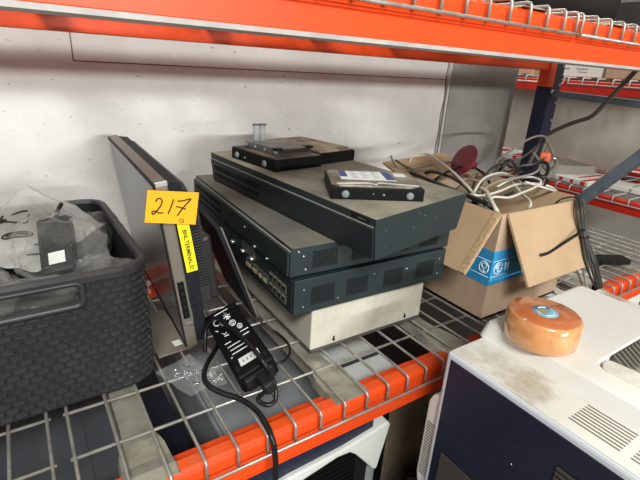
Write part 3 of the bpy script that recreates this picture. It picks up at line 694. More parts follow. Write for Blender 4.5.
strokes('printed_symbol', sh_(umb_ic, 0.018)+[ring(0.018, 0, 0.011, 0.0108, 14)], 0.0012, fF, WHITE_PRINT, bb, smooth=False)
strokes('printed_symbol', sh_(arr_ic, 0.042), 0.0013, fF, WHITE_PRINT, bb, smooth=False)
for f_, x0, x1 in ((fL, -0.075, -0.002), (fF, 0.002, 0.06)):
    for v0 in (0.0145, -0.0145): strokes('printed_line', [[(x0, v0), (x1, v0)]], 0.0005, f_, WHITE_PRINT, bb)
def flap(name, a, b_, c, d, mat=CARD, th=0.0042, bulge=0.0):
    a, b_, c, d = map(Vector, (a, b_, c, d)); n = (b_-a).cross(d-a).normalized()
    mb = MB(w_)
    def fn(u, v): return a*(1-u)*(1-v)+b_*u*(1-v)+c*u*v+d*(1-u)*v+n*bulge*math.sin(PI*u)*v
    nu = nv = 6; top = [[fn(i/nu, j/nv)+n*th/2 for i in range(nu+1)] for j in range(nv+1)]; bot = [[fn(i/nu, j/nv)-n*th/2 for i in range(nu+1)] for j in range(nv+1)]
    for G, fl_ in ((top, 0), (bot, 0)):
        vs = [p for r_ in G for p in r_]
        mb.add(vs, [(j*(nu+1)+i, j*(nu+1)+i+1, (j+1)*(nu+1)+i+1, (j+1)*(nu+1)+i) for j in range(nv) for i in range(nu)], 0)
    def edge(pa, pb):
        for i in range(len(pa)-1): mb.add([pa[i], pa[i+1], pb[i+1], pb[i]], [(0, 1, 2, 3)], 1)
    edge(top[0], bot[0]); edge(top[-1], bot[-1]); edge([r_[0] for r_ in top], [r_[0] for r_ in bot]); edge([r_[-1] for r_ in top], [r_[-1] for r_ in bot])
    return mb.build(name, [mat, CARD_CUT], cb)
flap('box_flap', (BX0+0.011, BY0-0.001, BH), (BX1, BY0-0.001, BH), (0.7325, -0.007, 0.089), (0.541, -0.009, 0.090))
lf = flap('box_flap', (BX0-0.001, BY1-0.03, BH), (BX0-0.001, BY0+0.001, BH), (0.459, 0.054, 0.1035), (0.459, 0.235, 0.1035))
b = MB(w_); b.hexa([(0.5175, 0.062, 0.2028), (0.5160, 0.051, 0.2022), (0.4560, 0.0535, 0.1055), (0.4575, 0.066, 0.1055)], [(0.5165, 0.062, 0.2040), (0.5150, 0.051, 0.2036), (0.4550, 0.0535, 0.1070), (0.4565, 0.066, 0.1070)])
b.build('flap_fold', CARD_CUT, lf)
flap('box_flap', (BX1-0.005, BY0+0.010, BH+0.006), (BX1-0.005, BY1-0.012, BH+0.002), (0.722, BY1-0.016, 0.090), (0.716, BY0+0.020, 0.092), CARD_IN)
flap('box_flap', (BX0+0.01, BY1, BH), (BX1-0.01, BY1, BH), (0.742, 0.385, 0.226), (0.54, 0.372, 0.218), CARD_IN)

# cables inside the box
rnd = random.Random(11)
def coil(cx, cy, z, rx, ry, turns, seed, jit=0.012):
    rr = random.Random(seed); pts = []
    n = int(turns*9)
    for i in range(n):
        a = 2*PI*i/9+seed; k = 1+rr.uniform(-0.18, 0.18)
        x = cx+rx*k*math.cos(a); y = cy+ry*k*math.sin(a)
        pts.append((min(max(x, BX0+0.012), BX1-0.012), min(max(y, BY0+0.012), BY1-0.012), z+rr.uniform(-jit, jit)))
    return pts
GC = 'cables coiled in the cardboard box'
for i, (cx, cy, z, rx, ry, t_, mat, col) in enumerate([
    (0.60, 0.14, 0.105, 0.06, 0.06, 4, CABLE_BLACK, 'black'), (0.66, 0.20, 0.105, 0.055, 0.07, 4, CABLE_BLACK, 'black'),
    (0.62, 0.22, 0.135, 0.07, 0.05, 4, CABLE_BROWN, 'brown'), (0.585, 0.20, 0.160, 0.06, 0.065, 3, CABLE_BLACK, 'black'),
    (0.655, 0.13, 0.125, 0.04, 0.06, 3, CABLE_BROWN, 'brown'), (0.60, 0.19, 0.172, 0.06, 0.05, 3, CABLE_GREY, 'grey')]):
    pos = ['low in the front left of the box', 'low in the back right of the box', 'in the middle of the box', 'on top in the left half of the box', 'in the front right of the box', 'uppermost across the middle of the box'][i]
    cable('coiled_cable', coil(cx, cy, z, rx, ry, t_, i+3), 0.0032, mat, '%s cable coiled %s' % (col, pos), 'cable', None)
WC = 'white cables spilling from the box'
cable('network_cable', [(0.5811, 0.3532, 0.1900), (0.5710, 0.3222, 0.2000), (0.6308, 0.3764, 0.2250), (0.6666, 0.3656, 0.2320), (0.6489, 0.3082, 0.2260), (0.6114, 0.2378, 0.2220), (0.5720, 0.1703, 0.2150), (0.5687, 0.1468, 0.2050), (0.5987, 0.1411, 0.1850)], 0.0026, CABLE_WHITE, 'off white cable arching out of the back left of the cardboard box', 'cable')
cable('network_cable', [(0.5384, 0.3466, 0.2380), (0.5373, 0.3205, 0.2200), (0.5997, 0.3240, 0.2150), (0.6663, 0.3117, 0.2220), (0.7172, 0.3070, 0.2220), (0.7288, 0.3073, 0.2050), (0.7091, 0.3096, 0.1850)], 0.0024, CABLE_GREY, 'tan grey cable lying level behind the drives at the back of the box', 'cable')
cable('network_cable', [(0.6039, 0.1903, 0.1850), (0.5529, 0.1374, 0.2100), (0.5963, 0.1554, 0.2260), (0.6587, 0.1759, 0.2280), (0.6957, 0.1721, 0.2260), (0.6758, 0.1397, 0.2150), (0.6545, 0.1057, 0.2060), (0.6271, 0.0712, 0.2050), (0.6144, 0.0627, 0.1960), (0.6328, 0.0877, 0.1750)], 0.0024, CABLE_WHITE, 'white cable looping over the front right corner of the box and back in', 'cable')
cable('network_cable', [(0.5841, 0.1945, 0.1900), (0.5357, 0.1301, 0.2100), (0.5514, 0.1129, 0.2120), (0.6019, 0.1173, 0.2140), (0.6661, 0.1310, 0.2160), (0.7222, 0.1308, 0.2140), (0.7752, 0.1267, 0.2050), (0.7720, 0.1063, 0.2000), (0.7088, 0.0952, 0.2150), (0.6720, 0.1158, 0.2250)], 0.0025, CABLE_WHITE, 'white cable running level across the box opening to the right', 'cable')
cable('network_cable', [(0.5815, 0.1435, 0.2150), (0.5639, 0.1170, 0.2160), (0.5443, 0.0951, 0.2130), (0.5275, 0.0730, 0.2070), (0.5330, 0.0667, 0.1960), (0.5920, 0.0943, 0.1650)], 0.0034, CABLE_WHITE, 'thick white cable dropping into the box at its front left corner', 'cable')
cable('network_cable', [(0.5638, 0.1174, 0.1900), (0.5407, 0.0953, 0.2080), (0.5538, 0.0943, 0.2140), (0.5848, 0.0860, 0.2120), (0.6210, 0.0877, 0.2160), (0.6791, 0.0981, 0.2190), (0.7044, 0.1037, 0.2270), (0.7059, 0.1284, 0.2290), (0.6647, 0.1390, 0.2260), (0.6232, 0.1394, 0.2140)], 0.0023, CABLE_WHITE, 'white cable in a wide flat loop on top of the box', 'cable')
cable('network_cable', [(0.5796, 0.1420, 0.1850), (0.5780, 0.1339, 0.2140), (0.6196, 0.1392, 0.2240), (0.6757, 0.1304, 0.2310), (0.7208, 0.1273, 0.2380), (0.7846, 0.1605, 0.2450), (0.8104, 0.1968, 0.2600)], 0.0022, CABLE_GREY, 'grey cable rising from the box toward the navy post', 'cable')
cable('network_cable', [(0.6835, 0.2970, 0.1900), (0.6793, 0.2694, 0.2100), (0.7021, 0.2543, 0.2160), (0.7319, 0.2423, 0.2120), (0.7572, 0.2273, 0.2000), (0.7636, 0.2144, 0.1800)], 0.0022, CABLE_GREY, 'grey cable arching low in front of the maroon disc', 'cable')
cable('network_cable', [(1.2750, 0.4402, 0.2210), (1.2500, 0.4335, 0.2415), (1.1600, 0.4031, 0.2520), (1.0600, 0.3724, 0.2488), (1.0000, 0.3720, 0.2242), (0.9200, 0.3534, 0.2053), (0.8800, 0.3281, 0.1975), (0.8400, 0.2711, 0.2000), (0.6934, 0.1372, 0.2100), (0.7019, 0.1702, 0.1800)], 0.0030, CABLE_GREY, 'thick grey cable bowing from the navy post down into the box', 'cable')
cable('power_cable', [(0.5834, 0.3478, 0.2000), (0.5641, 0.2985, 0.2080), (0.5466, 0.2206, 0.2090), (0.5343, 0.1557, 0.2090), (0.5274, 0.1101, 0.2090), (0.5239, 0.0780, 0.2060), (0.5750, 0.0959, 0.1800)], 0.0042, CABLE_BLACK, 'thick black power cable along the left edge of the box', 'cable')
cable('power_cable', [(0.8146, 0.2727, 0.1800), (0.7663, 0.2375, 0.2150), (0.7798, 0.2296, 0.2380), (0.7458, 0.1850, 0.2320), (0.7315, 0.1410, 0.2220), (0.7427, 0.1198, 0.2300), (0.7711, 0.1345, 0.2450), (0.7701, 0.1505, 0.2500), (0.7592, 0.1701, 0.2300), (0.7724, 0.1979, 0.1900)], 0.0034, CABLE_BLACK, 'black power cable tangled at the right of the box below the post', 'cable')
cable('power_cable', [(0.7644, 0.2708, 0.1800), (0.7626, 0.2534, 0.2050), (0.7477, 0.2095, 0.2180), (0.7474, 0.1759, 0.2380), (0.7596, 0.1582, 0.2450), (0.7548, 0.1354, 0.2620)], 0.0026, CABLE_BROWN, 'brown grey cable rising to the right from the box', 'cable')
DC = 'dark cables behind the white ones in the box'
for pts, r, m, lab in (
  ([(0.6150, 0.3431, 0.1850), (0.5993, 0.2876, 0.2120), (0.6012, 0.2402, 0.2140), (0.5886, 0.1927, 0.2100), (0.6042, 0.1829, 0.1950)], 0.0030, CABLE_BLACK, 'black cable rising in a low arch in the back left of the box'),
  ([(0.5946, 0.2731, 0.1900), (0.5843, 0.2461, 0.2140), (0.6505, 0.2637, 0.2220), (0.7008, 0.2681, 0.2220), (0.7047, 0.2318, 0.2120), (0.7038, 0.2119, 0.1950)], 0.0028, CABLE_BLACK, 'black cable passing just below the maroon spool'),
  ([(0.5389, 0.3336, 0.2320), (0.5527, 0.3160, 0.2220), (0.5731, 0.2971, 0.2140), (0.6041, 0.2872, 0.2160), (0.6148, 0.2624, 0.2100)], 0.0024, CABLE_BROWN, 'brown cable lying on the back left flap of the box'),
  ([(0.6338, 0.1873, 0.1950), (0.6552, 0.1943, 0.2160), (0.7159, 0.2232, 0.2260), (0.7652, 0.2300, 0.2300), (0.7697, 0.2038, 0.2220), (0.7475, 0.1690, 0.2100)], 0.0026, CABLE_DKGREY, 'dark grey cable looping right of the maroon spool'),
  ([(0.6907, 0.1788, 0.2000), (0.7028, 0.1692, 0.2220), (0.7286, 0.1613, 0.2300), (0.7361, 0.1312, 0.2320), (0.7422, 0.1111, 0.2220), (0.7197, 0.1110, 0.2100)], 0.0022, CABLE_BLACK, 'thin black cable ringing the right end of the box opening'),
  ([(0.6034, 0.2187, 0.1900), (0.6066, 0.1943, 0.2160), (0.6165, 0.1696, 0.2190), (0.6637, 0.1741, 0.2240), (0.6894, 0.1562, 0.2260), (0.6858, 0.1198, 0.2130)], 0.0021, CABLE_GREY, 'thin grey cable wandering across the middle of the box opening')):
    cable('power_cable' if m is CABLE_BLACK else 'network_cable', pts, r, m, lab, 'cable')
t = thing('orange_plug', 'small orange plug among the cables below the navy post', 'plug', (0.8391, 0.1840, 0.2500), 30)
b = MB(); b.box(-0.014, 0.014, -0.010, 0.010, -0.008, 0.010); b.build('plug_body', M('orange_plastic', (226, 104, 66), 0.5), t, bevel=0.003)
b = MB(); b.cyl((-0.005, -0.010, 0), (-0.005, -0.022, 0), 0.002, 8); b.cut(); b.cyl((0.005, -0.010, 0), (0.005, -0.022, 0), 0.002, 8); b.cut(); b.build('plug_pin', STEEL, t)
# maroon spool flange
sp_ = thing('cable_spool', 'maroon plastic spool with round flange standing among the cables', 'spool', (0.6800, 0.2702, 0.2360), rot=tuple(Vector((-0.88, 0.20, 0.46)).to_track_quat('Z', 'Y').to_euler()))
b = MB(); b.lathe([(0.0, -0.0018), (0.034, -0.0018), (0.0355, 0), (0.034, 0.0018), (0.0, 0.0018)], 36, (0, 0, 0))
b.build('spool_flange', MAROON, sp_)
b = MB(); b.lathe([(0.0, -0.030), (0.012, -0.030), (0.012, -0.0012), (0.0, -0.0012)], 20); b.build('spool_hub', MAROON, sp_)

# black cable bundle hanging on the flap edge
bn = thing('cable_bundle', 'tied bundle of thin black cable hanging off the right edge of the front flap', 'cable bundle', (0.762, 0.0, 0.14))
ctr = [Vector(p) for p in ((0.7323, 0.0430, 0.2106), (0.7283, 0.0300, 0.1840), (0.7255, 0.0120, 0.1433), (0.7368, -0.0060, 0.0960), (0.7707, -0.0180, 0.0436))]
rr = random.Random(5); loops = []
for k in range(16):
    a = rr.uniform(0, 2*PI); p = []
    ws = [0.005, 0.016, 0.007, 0.016, 0.010]
    for c_, w2 in zip(ctr, ws): p.append(c_+Vector((math.cos(a)*w2, -abs(math.sin(a))*w2*0.7-0.001, 0.002*rr.uniform(-1, 1))))
    loops.append(p)
b = MB(W(bn))
for p in loops: b.tube(smooth_path(p, 6), 0.0017, 6)
b.build('cable_loops', CABLE_DKGREY, bn, fix=False)
b = MB(W(bn)); c_ = ctr[2]+Vector((0, -0.003, 0)); b.tube([c_+Vector((0.0085*math.cos(2*PI*k/14), 0.006*math.sin(2*PI*k/14), 0)) for k in range(14)], 0.0018, 6, closed=True); b.build('cable_tie', CABLE_BLACK, bn)
b = MB(W(bn)); b.box(-0.008, 0.008, -0.005, 0.006, -0.012, 0.010); b.v = [p+(ctr[4]-Vector((0.762, 0, 0.14))) for p in [q-(W(bn) @ Vector((0, 0, 0))) for q in b.v]]; b.build('end_plug', BLACK, bn, bevel=0.002)
cable('velcro_strap', [(0.7182, 0.0100, 0.1569), (0.6806, 0.0120, 0.1447), (0.6403, 0.0120, 0.1344), (0.6140, 0.0100, 0.1305), (0.5865, 0.0080, 0.1318)], [0.0026]*24+[0.0008], BLACK_MATT, 'dark pointed cable tie tail lying across the front flap', 'cable tie')
cable('thin_cable', [(0.7411, 0.0400, 0.2028), (0.7280, 0.0510, 0.2070), (0.6734, 0.0404, 0.2120), (0.6703, 0.0474, 0.2030)], 0.0016, CABLE_BLACK, 'thin black cable over the top edge of the front flap', 'cable')
GW = 'white cords hanging behind the printer'
for (p0, p1, p2), lab in ((((0.7157, 0.0120, 0.0928), (0.7557, 0.0120, 0.0551), (0.7899, 0.0100, 0.0173)), 'leftmost thin white cable hanging between flap and printer'), (((0.7425, 0.0120, 0.0959), (0.7741, 0.0120, 0.0555), (0.8103, 0.0100, 0.0078)), 'middle white cable hanging between flap and printer'), (((0.7619, 0.0120, 0.1006), (0.7945, 0.0120, 0.0599), (0.8407, 0.0100, -0.0042)), 'rightmost white cable hanging between flap and printer')):
    cable('network_cable', [p0, p1, p2], 0.0018, CABLE_WHITE, lab, 'cable')

# cable drooping from the upper shelf to the post
cable('hanging_cable', [(1.2000, 0.1866, 0.4843), (1.2200, 0.2125, 0.4527), (1.2500, 0.2501, 0.4134), (1.2600, 0.2847, 0.3647), (1.2700, 0.3205, 0.3177), (1.2800, 0.3694, 0.2945), (1.2850, 0.4239, 0.2633), (1.2850, 0.4539, 0.2372), (1.2700, 0.4649, 0.1948), (1.2400, 0.4615, 0.1456)], 0.0062, CABLE_BROWN, 'thick brown grey cable drooping from the upper shelf to the navy post', 'cable')
cable('post_cable', [(1.2800, 0.4420, 0.2423), (1.2750, 0.4446, 0.1982), (1.2700, 0.4405, 0.1673), (1.2600, 0.4076, 0.1427), (1.2700, 0.3895, 0.1648), (1.2800, 0.4168, 0.1966), (1.2830, 0.4439, 0.2295)], 0.0050, CABLE_GREY, 'grey cable loop hanging on the navy post', 'cable')
cable('post_cable', [(1.2850, 0.4531, 0.2342), (1.2700, 0.4837, 0.1850), (1.2500, 0.5254, 0.1384), (1.2000, 0.5300, 0.1141)], 0.0030, CABLE_GREY, 'thin grey cable slanting left from the navy post', 'cable')

# ------------------------------------------------------------------ power brick in front of the monitor
BL, BR, TL = Vector((0.0657, 0.0711, 0.0360)), Vector((0.1151, 0.0669, 0.0560)), Vector((0.0990, 0.2244, 0.0450))
u_ = (BR-BL).normalized(); v_ = (TL-BL); LEN = v_.length; v_ = (v_-u_*v_.dot(u_)).normalized(); n_ = u_.cross(v_).normalized(); WID = (BR-BL).length
ad = thing('laptop_charger', 'large black power brick with white markings, between monitor and router stack', 'power adapter', (0, 0, 0))
mx = Matrix((u_, v_, n_)).transposed().to_4x4(); mx.translation = BL; ad.matrix_basis = mx
H_ = 0.031
b = MB(); b.box(0, WID, 0, LEN, -H_, 0); b.build('charger_body', BLACK, ad, bevel=0.004)
b = MB(); b.box(0.006, WID-0.006, -0.008, 0.001, -H_+0.005, -0.005); b.build('end_cap', BLACK_MATT, ad, bevel=0.003)
LP = lambda a, b_: Vector((a*WID, b_*LEN, 0.0004))
b = MB(); q_ = [(0.24, 0.09), (0.78, 0.09), (0.80, 0.19), (0.26, 0.19)]; b.add([LP(*p) for p in q_], [(0, 1, 2, 3)]); ql = b.build('serial_label', PAPER, ad)
b = MB()
for k in range(4): b.box((0.34+k*0.1)*WID, (0.38+k*0.1)*WID, 0.12*LEN, 0.155*LEN, 0.0005, 0.0007)
b.build('label_print', INK_GREY, ql)
lines = [[(0.20, 0.28), (0.62, 0.28)], [(0.20, 0.335), (0.70, 0.335)], [(0.18, 0.39), (0.55, 0.39)], [(0.62, 0.44), (0.86, 0.44)], [(0.66, 0.50), (0.90, 0.50)], [(0.16, 0.45), (0.34, 0.45)],
         [(0.22, 0.925), (0.72, 0.925)], [(0.14, 0.24), (0.17, 0.255)]]
strokes('printed_line', lines, 0.0007, LP, PAPER, ad, smooth=False)
ce = [ring(0.245, 0.80, 0.07, 0.045, 10, 60, 300), ring(0.40, 0.76, 0.07, 0.045, 10, 60, 300), [(0.34, 0.76), (0.42, 0.76)], ring(0.62, 0.68, 0.085, 0.042, 16), ring(0.62, 0.68, 0.04, 0.02, 10), ring(0.74, 0.585, 0.065, 0.034, 14), ring(0.74, 0.585, 0.02, 0.012, 8),
      [(0.50, 0.86), (0.66, 0.78)], [(0.54, 0.77), (0.62, 0.87)], [(0.48, 0.81), (0.68, 0.83)], [(0.56, 0.90), (0.60, 0.76)], [(0.24, 0.62), (0.30, 0.58), (0.36, 0.60)], [(0.26, 0.56), (0.38, 0.55)], [(0.12, 0.70), (0.18, 0.67)]]
strokes('printed_symbol', ce, 0.0008, LP, PAPER, ad, smooth=False)
b = MB()
for (a, c) in ((0.08, 0.06), (0.82, 0.06), (0.80, 0.90)): b.box(a*WID, (a+0.11)*WID, c*LEN, (c+0.055)*LEN, -0.0004, 0.0003); b.cut()
b.build('rubber_foot', BLACK_MATT, ad)
b = MB(); b.box(0.40*WID, 0.70*WID, -0.034, -0.006, -0.022, -0.004); pg = b.build('plug', BLACK_MATT, ad, bevel=0.004)
P0 = mx @ Vector((0.55*WID, -0.032, -0.013))
b = MB(W(ad)); pts = smooth_path([P0, (0.0840, 0.0459, 0.0160), (0.0921, 0.0343, 0.0120), (0.1043, 0.0365, 0.0160), (0.1063, 0.0492, 0.0340), (0.0941, 0.0564, 0.0640), (0.0934, 0.1113, 0.0640), (0.0897, 0.1539, 0.0600), (0.0838, 0.1923, 0.0540), (0.0748, 0.2033, 0.0300), (0.0655, 0.1841, 0.0060)], 7)
b.tube(pts, 0.0030, 8); b.build('power_cord', CABLE_BLACK, ad)
cable('power_lead', [(0.0985, 0.2008, 0.0100), (0.0730, 0.1672, 0.0140), (0.0537, 0.1429, 0.0160), (0.0421, 0.1224, 0.0160), (0.0405, 0.1032, 0.0140), (0.0525, 0.0857, 0.0090), (0.0692, 0.0673, 0.0062), (0.0783, 0.0396, 0.0062), (0.0784, 0.0127, 0.0062), (0.0775, -0.0060, -0.0018), (0.0792, -0.0100, -0.0220), (0.0798, -0.0110, -0.0419), (0.0798, -0.0110, -0.0711), (0.0769, -0.0110, -0.1277)], 0.0036, CABLE_BLACK, 'black power lead curling over the wire deck and hanging off the orange beam', 'cable')
cable('thin_lead', [(0.1579, 0.1981, 0.0300), (0.1673, 0.1885, 0.0160), (0.1805, 0.1792, 0.0080), (0.1849, 0.1512, 0.0045), (0.1761, 0.1263, 0.0045), (0.1600, 0.1127, 0.0045), (0.1465, 0.1121, 0.0045), (0.1308, 0.1287, 0.0045)], 0.0019, CABLE_BLACK, 'thin black lead looping to the right of the power brick beside the white case', 'cable')
# screw bag under the monitor
def pouch(c, sx, sy, seed, label, rz):
    t = thing('screw_pouch', label, 'plastic bag', c, rz, 'small clear pouches on the wire deck')
    def fn(u, v): 
        x, y = (u-0.5)*sx, (v-0.5)*sy; e = (1-abs(2*u-1)**3)*(1-abs(2*v-1)**3)
        return Vector((x, y, 0.0025+0.006*e*(0.8+0.9*noise.noise(Vector((x*70+seed, y*70, seed))))+0.0035*noise.noise(Vector((x*38, y*38+seed, 2)))))
    MB().grid(fn, 26, 26, 0, False).build('pouch_film', FILM_POUCH, t)
    rr = random.Random(seed); b = MB()
    for k in range(14):
        x, y, a = rr.uniform(-0.3, 0.3)*sx, rr.uniform(-0.34, 0.20)*sy, rr.uniform(0, PI)
        d = Vector((math.cos(a), math.sin(a), 0))*0.0042; b.cyl(Vector((x, y, 0.0045))-d, Vector((x, y, 0.0045))+d, 0.0013, 6); b.cyl(Vector((x, y, 0.0045))+d, Vector((x, y, 0.0045))+d*1.25, 0.0024, 8)
    b.build('screws', STEEL, t, fix=False)
pouch((0.0306, 0.1465, 0.0022), 0.055, 0.075, 3, 'clear pouch of screws on the wires below the monitor', 20)
pouch((0.0549, 0.1282, 0.0022), 0.032, 0.046, 8, 'smaller clear pouch of screws inside the loop of the power lead', -10)
t = thing('cardboard_pad', 'grey brown flat cardboard pad on the deck in front of the monitor foot', 'cardboard', (0.0371, 0.2319, 0.0022), 4)
b = MB(); b.box(-0.034, 0.016, -0.024, 0.10, 0, 0.003); b.build('pad_sheet', M('grey_pad', (134, 124, 112), 0.8, var=(118, 108, 96), vscale=20), t)
b = MB(); b.box(-0.006, 0.006, -0.012, 0.002, 0.0031, 0.0036); b.build('white_sticker', PAPER, t)
# ------------------------------------------------------------------ big printer at the right
PX0, PX1, PY1, PY0, PZ = 0.3110, 0.70, -0.0490, -0.62, 0.070
pr_ = thing('office_printer', 'large white printer with navy side panel in the right foreground', 'printer', ((PX0+PX1)/2, (PY0+PY1)/2, -0.62))
w_ = W(pr_)
b = MB(w_); b.box(PX0, PX1, PY0, PY1, -0.60, PZ); b.build('printer_body', PRN_BLUEGREY, pr_, bevel=0.004)
b = MB(w_); b.box(PX0+0.003, PX1-0.003, PY0+0.003, PY1-0.003, PZ-0.001, PZ+0.0007); lg = b.build('top_ledge', PRN_DUSTY, pr_)
b = MB(w_); b.box(PX0-0.0012, PX0+0.001, PY0+0.02, PY1-0.0085, -0.50, PZ-0.0095); np_ = b.build('side_panel', PRN_NAVY, pr_, bevel=0.0006)
b = MB(w_); b.box(PX0-0.0004, PX0+0.002, PY0+0.01, PY1-0.0076, -0.52, PZ-0.0088); b.build('panel_gap', HOLE, pr_)
def louvre(y0, y1, z0, z1, n, name='louvre'):
    mb = MB(w_); h = (z1-z0)/n
    for k in range(n):
        z = z0+k*h
        mb.box(PX0-0.0030, PX0-0.0010, y0, y1, z, z+h*0.55, 0)
        mb.box(PX0-0.0014, PX0-0.0010, y0, y1, z+h*0.55, z+h, 1)
    mb.build(name, [M('louvre_slat', (74, 70, 66), 0.5), HOLE], np_)
louvre(-0.128, -0.071, -0.30, -0.082, 44); louvre(-0.34, -0.212, -0.06, 0.028, 13)
b = MB(w_); b.box(PX0-0.0018, PX0-0.001, -0.180, -0.152, -0.022, 0.010); ht = b.build('access_hatch', PRN_NAVY, np_, bevel=0.0005)
b = MB(w_); b.cyl((PX0-0.0026, -0.166, -0.016), (PX0-0.001, -0.166, -0.016), 0.0012, 8); b.build('hatch_screw', STEEL, ht)
# ledge vents
mb = MB(w_)
for x0 in range(8):
    x = 0.331+x0*0.0056
    mb.box(x, x+0.0022, -0.252, -0.200, PZ+0.0005, PZ+0.0010); mb.box(x, x+0.0022, -0.330, -0.262, PZ+0.0005, PZ+0.0010)
mb.build('vent_slot', M('vent_shadow_grey', (120, 112, 102), 0.8), lg)
# lid with paper recess
LX0, LX1, LY0, LY1, LZ0, LZ1 = 0.3835, 0.636, -0.60, -0.0440, PZ+0.0008, 0.0925
RX0, RX1, RY0, RY1 = 0.4185, 0.615, -0.47, -0.1745
mb = MB(w_)
def rr_(x0, x1, y0, y1, r, n=5):
    out = []
    for cx, cy, a0 in ((x1-r, y0+r, -90), (x1-r, y1-r, 0), (x0+r, y1-r, 90), (x0+r, y0+r, 180)):
        for k in range(n+1): a = R(a0+90*k/n); out.append((cx+r*math.cos(a), cy+r*math.sin(a)))
    return out
O0 = rr_(LX0-0.006, LX1+0.004, LY0-0.002, LY1+0.002, 0.012); O1 = rr_(LX0, LX1, LY0, LY1, 0.012); O2 = rr_(LX0+0.0025, LX1-0.0025, LY0+0.0025, LY1-0.0025, 0.010); O3 = rr_(LX0+0.007, LX1-0.007, LY0+0.007, LY1-0.007, 0.009); I0 = rr_(RX0, RX1, RY0, RY1, 0.018); I1 = rr_(RX0+0.002, RX1-0.002, RY0+0.002, RY1-0.002, 0.016)
rings = [[(x, y, LZ0) for x, y in O0], [(x, y, LZ1-0.0075) for x, y in O1], [(x, y, LZ1-0.0022) for x, y in O2], [(x, y, LZ1) for x, y in O3], [(x, y, LZ1) for x, y in I0], [(x, y, LZ1-0.0015) for x, y in I1], [(x, y, LZ1-0.016) for x, y in I1]]
vs = [p for r_ in rings for p in r_]; n = len(O0)
fs = [(j*n+i, j*n+(i+1) % n, (j+1)*n+(i+1) % n, (j+1)*n+i) for j in range(len(rings)-1) for i in range(n)]
mb.add(vs, fs, 0, False); mb.add([rings[-1][i] for i in range(n)], [tuple(range(n))], 1)
lid = mb.build('top_lid', [PRN_LID, M('recess_grey', (150, 146, 136), 0.6)], pr_)
mb = MB(w_); mb.prism([(RX0+0.004, RY0+0.01), (RX0+0.038, RY0+0.01), (RX0+0.038, RY1-0.030), (RX0+0.034, RY1-0.006), (RX0+0.020, RY1-0.004), (RX0+0.008, RY1-0.010), (RX0+0.004, RY1-0.020)], 'z', LZ1-0.0155, LZ1-0.0022)
mb.build('paper_stop', PRN_DUSTY, lid, bevel=0.0015)
mb = MB(w_)
for k in range(15):
    x = RX0+0.046+k*0.0095
    mb.prism([(RY1-0.004, LZ1-0.0015), (RY1-0.004, LZ1-0.0155), (RY1-0.026, LZ1-0.0155)], 'x', x, x+0.0034)
mb.build('recess_rib', M('rib_grey', (112, 106, 96), 0.6), lid)
mb = MB(w_); mb.box(RX0+0.042, RX1-0.004, RY1-0.0036, RY1-0.0022, LZ1-0.0155, LZ1-0.002); mb.build('recess_back', M('recess_dark', (62, 58, 52), 0.7), lid)
# rear duct cover
mb = MB(w_); X0, X1 = PX0+0.004, PX1-0.06
mb.prism([(PY1-0.001, -0.006), (-0.044, -0.008), (-0.0355, -0.014), (-0.0305, -0.026), (-0.0300, -0.160), (-0.034, -0.176), (-0.045, -0.188), (PY1-0.001, -0.200)], 'x', X0, X1)
dc = mb.build('rear_cover', PRN_WHITE, pr_, bevel=0.0025)
mb = MB(w_)
for k in range(20): mb.box(X0-0.0006, X0+0.0004, -0.0475, -0.0350, -0.156+k*0.0050, -0.1537+k*0.0050)
mb.build('vent_slot', M('vent_tan', (128, 122, 108), 0.7), dc)

# roll of packing tape on the lid
TX, TY, TZ = 0.4130, -0.1080, LZ1+0.0004
tp = thing('packing_tape', 'roll of amber packing tape standing on the white printer lid', 'tape', (TX, TY, TZ), 20)
HT_ = 0.0385; RO = 0.0448
mb = MB(); n = 48
prof = [(0.0155, 0.0), (RO-0.002, 0.0), (RO, 0.002), (RO+0.0006, HT_*0.5), (RO-0.0004, HT_-0.003), (RO-0.003, HT_-0.0008), (0.0155, HT_)]
mb.lathe(prof, n, mis=[1, 0, 0, 0, 0, 1])
for i, p in enumerate(mb.v):
    a = math.atan2(p.y, p.x); r = math.hypot(p.x, p.y)
    if r > 0.04:
        k = 1+0.012*noise.noise(Vector((math.cos(a)*4, math.sin(a)*4, p.z*60)))-0.010*abs(math.sin(a*4))
        mb.v[i] = Vector((p.x*k, p.y*k, p.z))
mb.build('tape_roll', [TAPE, TAPE_SIDE], tp)
mb = MB(); mb.lathe([(0.0162, 0.0005), (0.0162, HT_-0.0005), (0.0145, HT_-0.0005), (0.0145, 0.001), (0.0162, 0.0005)], 32); mb.build('tape_core', M('core_card', (176, 150, 116), 0.8), tp)
mb = MB(); mb.lathe([(0.0155, HT_+0.0003), (0.0, HT_+0.0003)], 32); mb.lathe([(0.0155, HT_-0.0012), (0.0155, HT_+0.0003)], 32); cd = mb.build('core_label', CORE_BLUE, tp)
mb = MB(); mb.lathe([(0.0068, HT_+0.0006), (0.0, HT_+0.0006)], 20, (-0.003, 0.002, 0)); mb.build('label_print', CORE_OLIVE, cd)
strokes('label_print', [ring(0, 0, 0.0108, 0.0108, 10, 10, 70), ring(0, 0, 0.0108, 0.0108, 10, 110, 160), ring(0, 0, 0.0108, 0.0108, 10, 200, 260), ring(0, 0, 0.0108, 0.0108, 10, 290, 340)], 0.0008, lambda a, b_: Vector((a, b_, HT_+0.0004)), PAPER, cd)
# wrapped film round the roll: two thin vertical creases catching light
mb = MB()
for a0 in (205, 232, 258, 300): 
    a = R(a0); mb.tube(smooth_path([((RO+0.0008)*math.cos(a+0.02*s_), (RO+0.0008)*math.sin(a+0.02*s_), z) for s_, z in ((0, 0.003), (1.2, 0.015), (-0.5, 0.026), (0.6, 0.036))]), 0.0006, 5); mb.cut()
mb.build('film_crease', FILM, tp, fix=False)

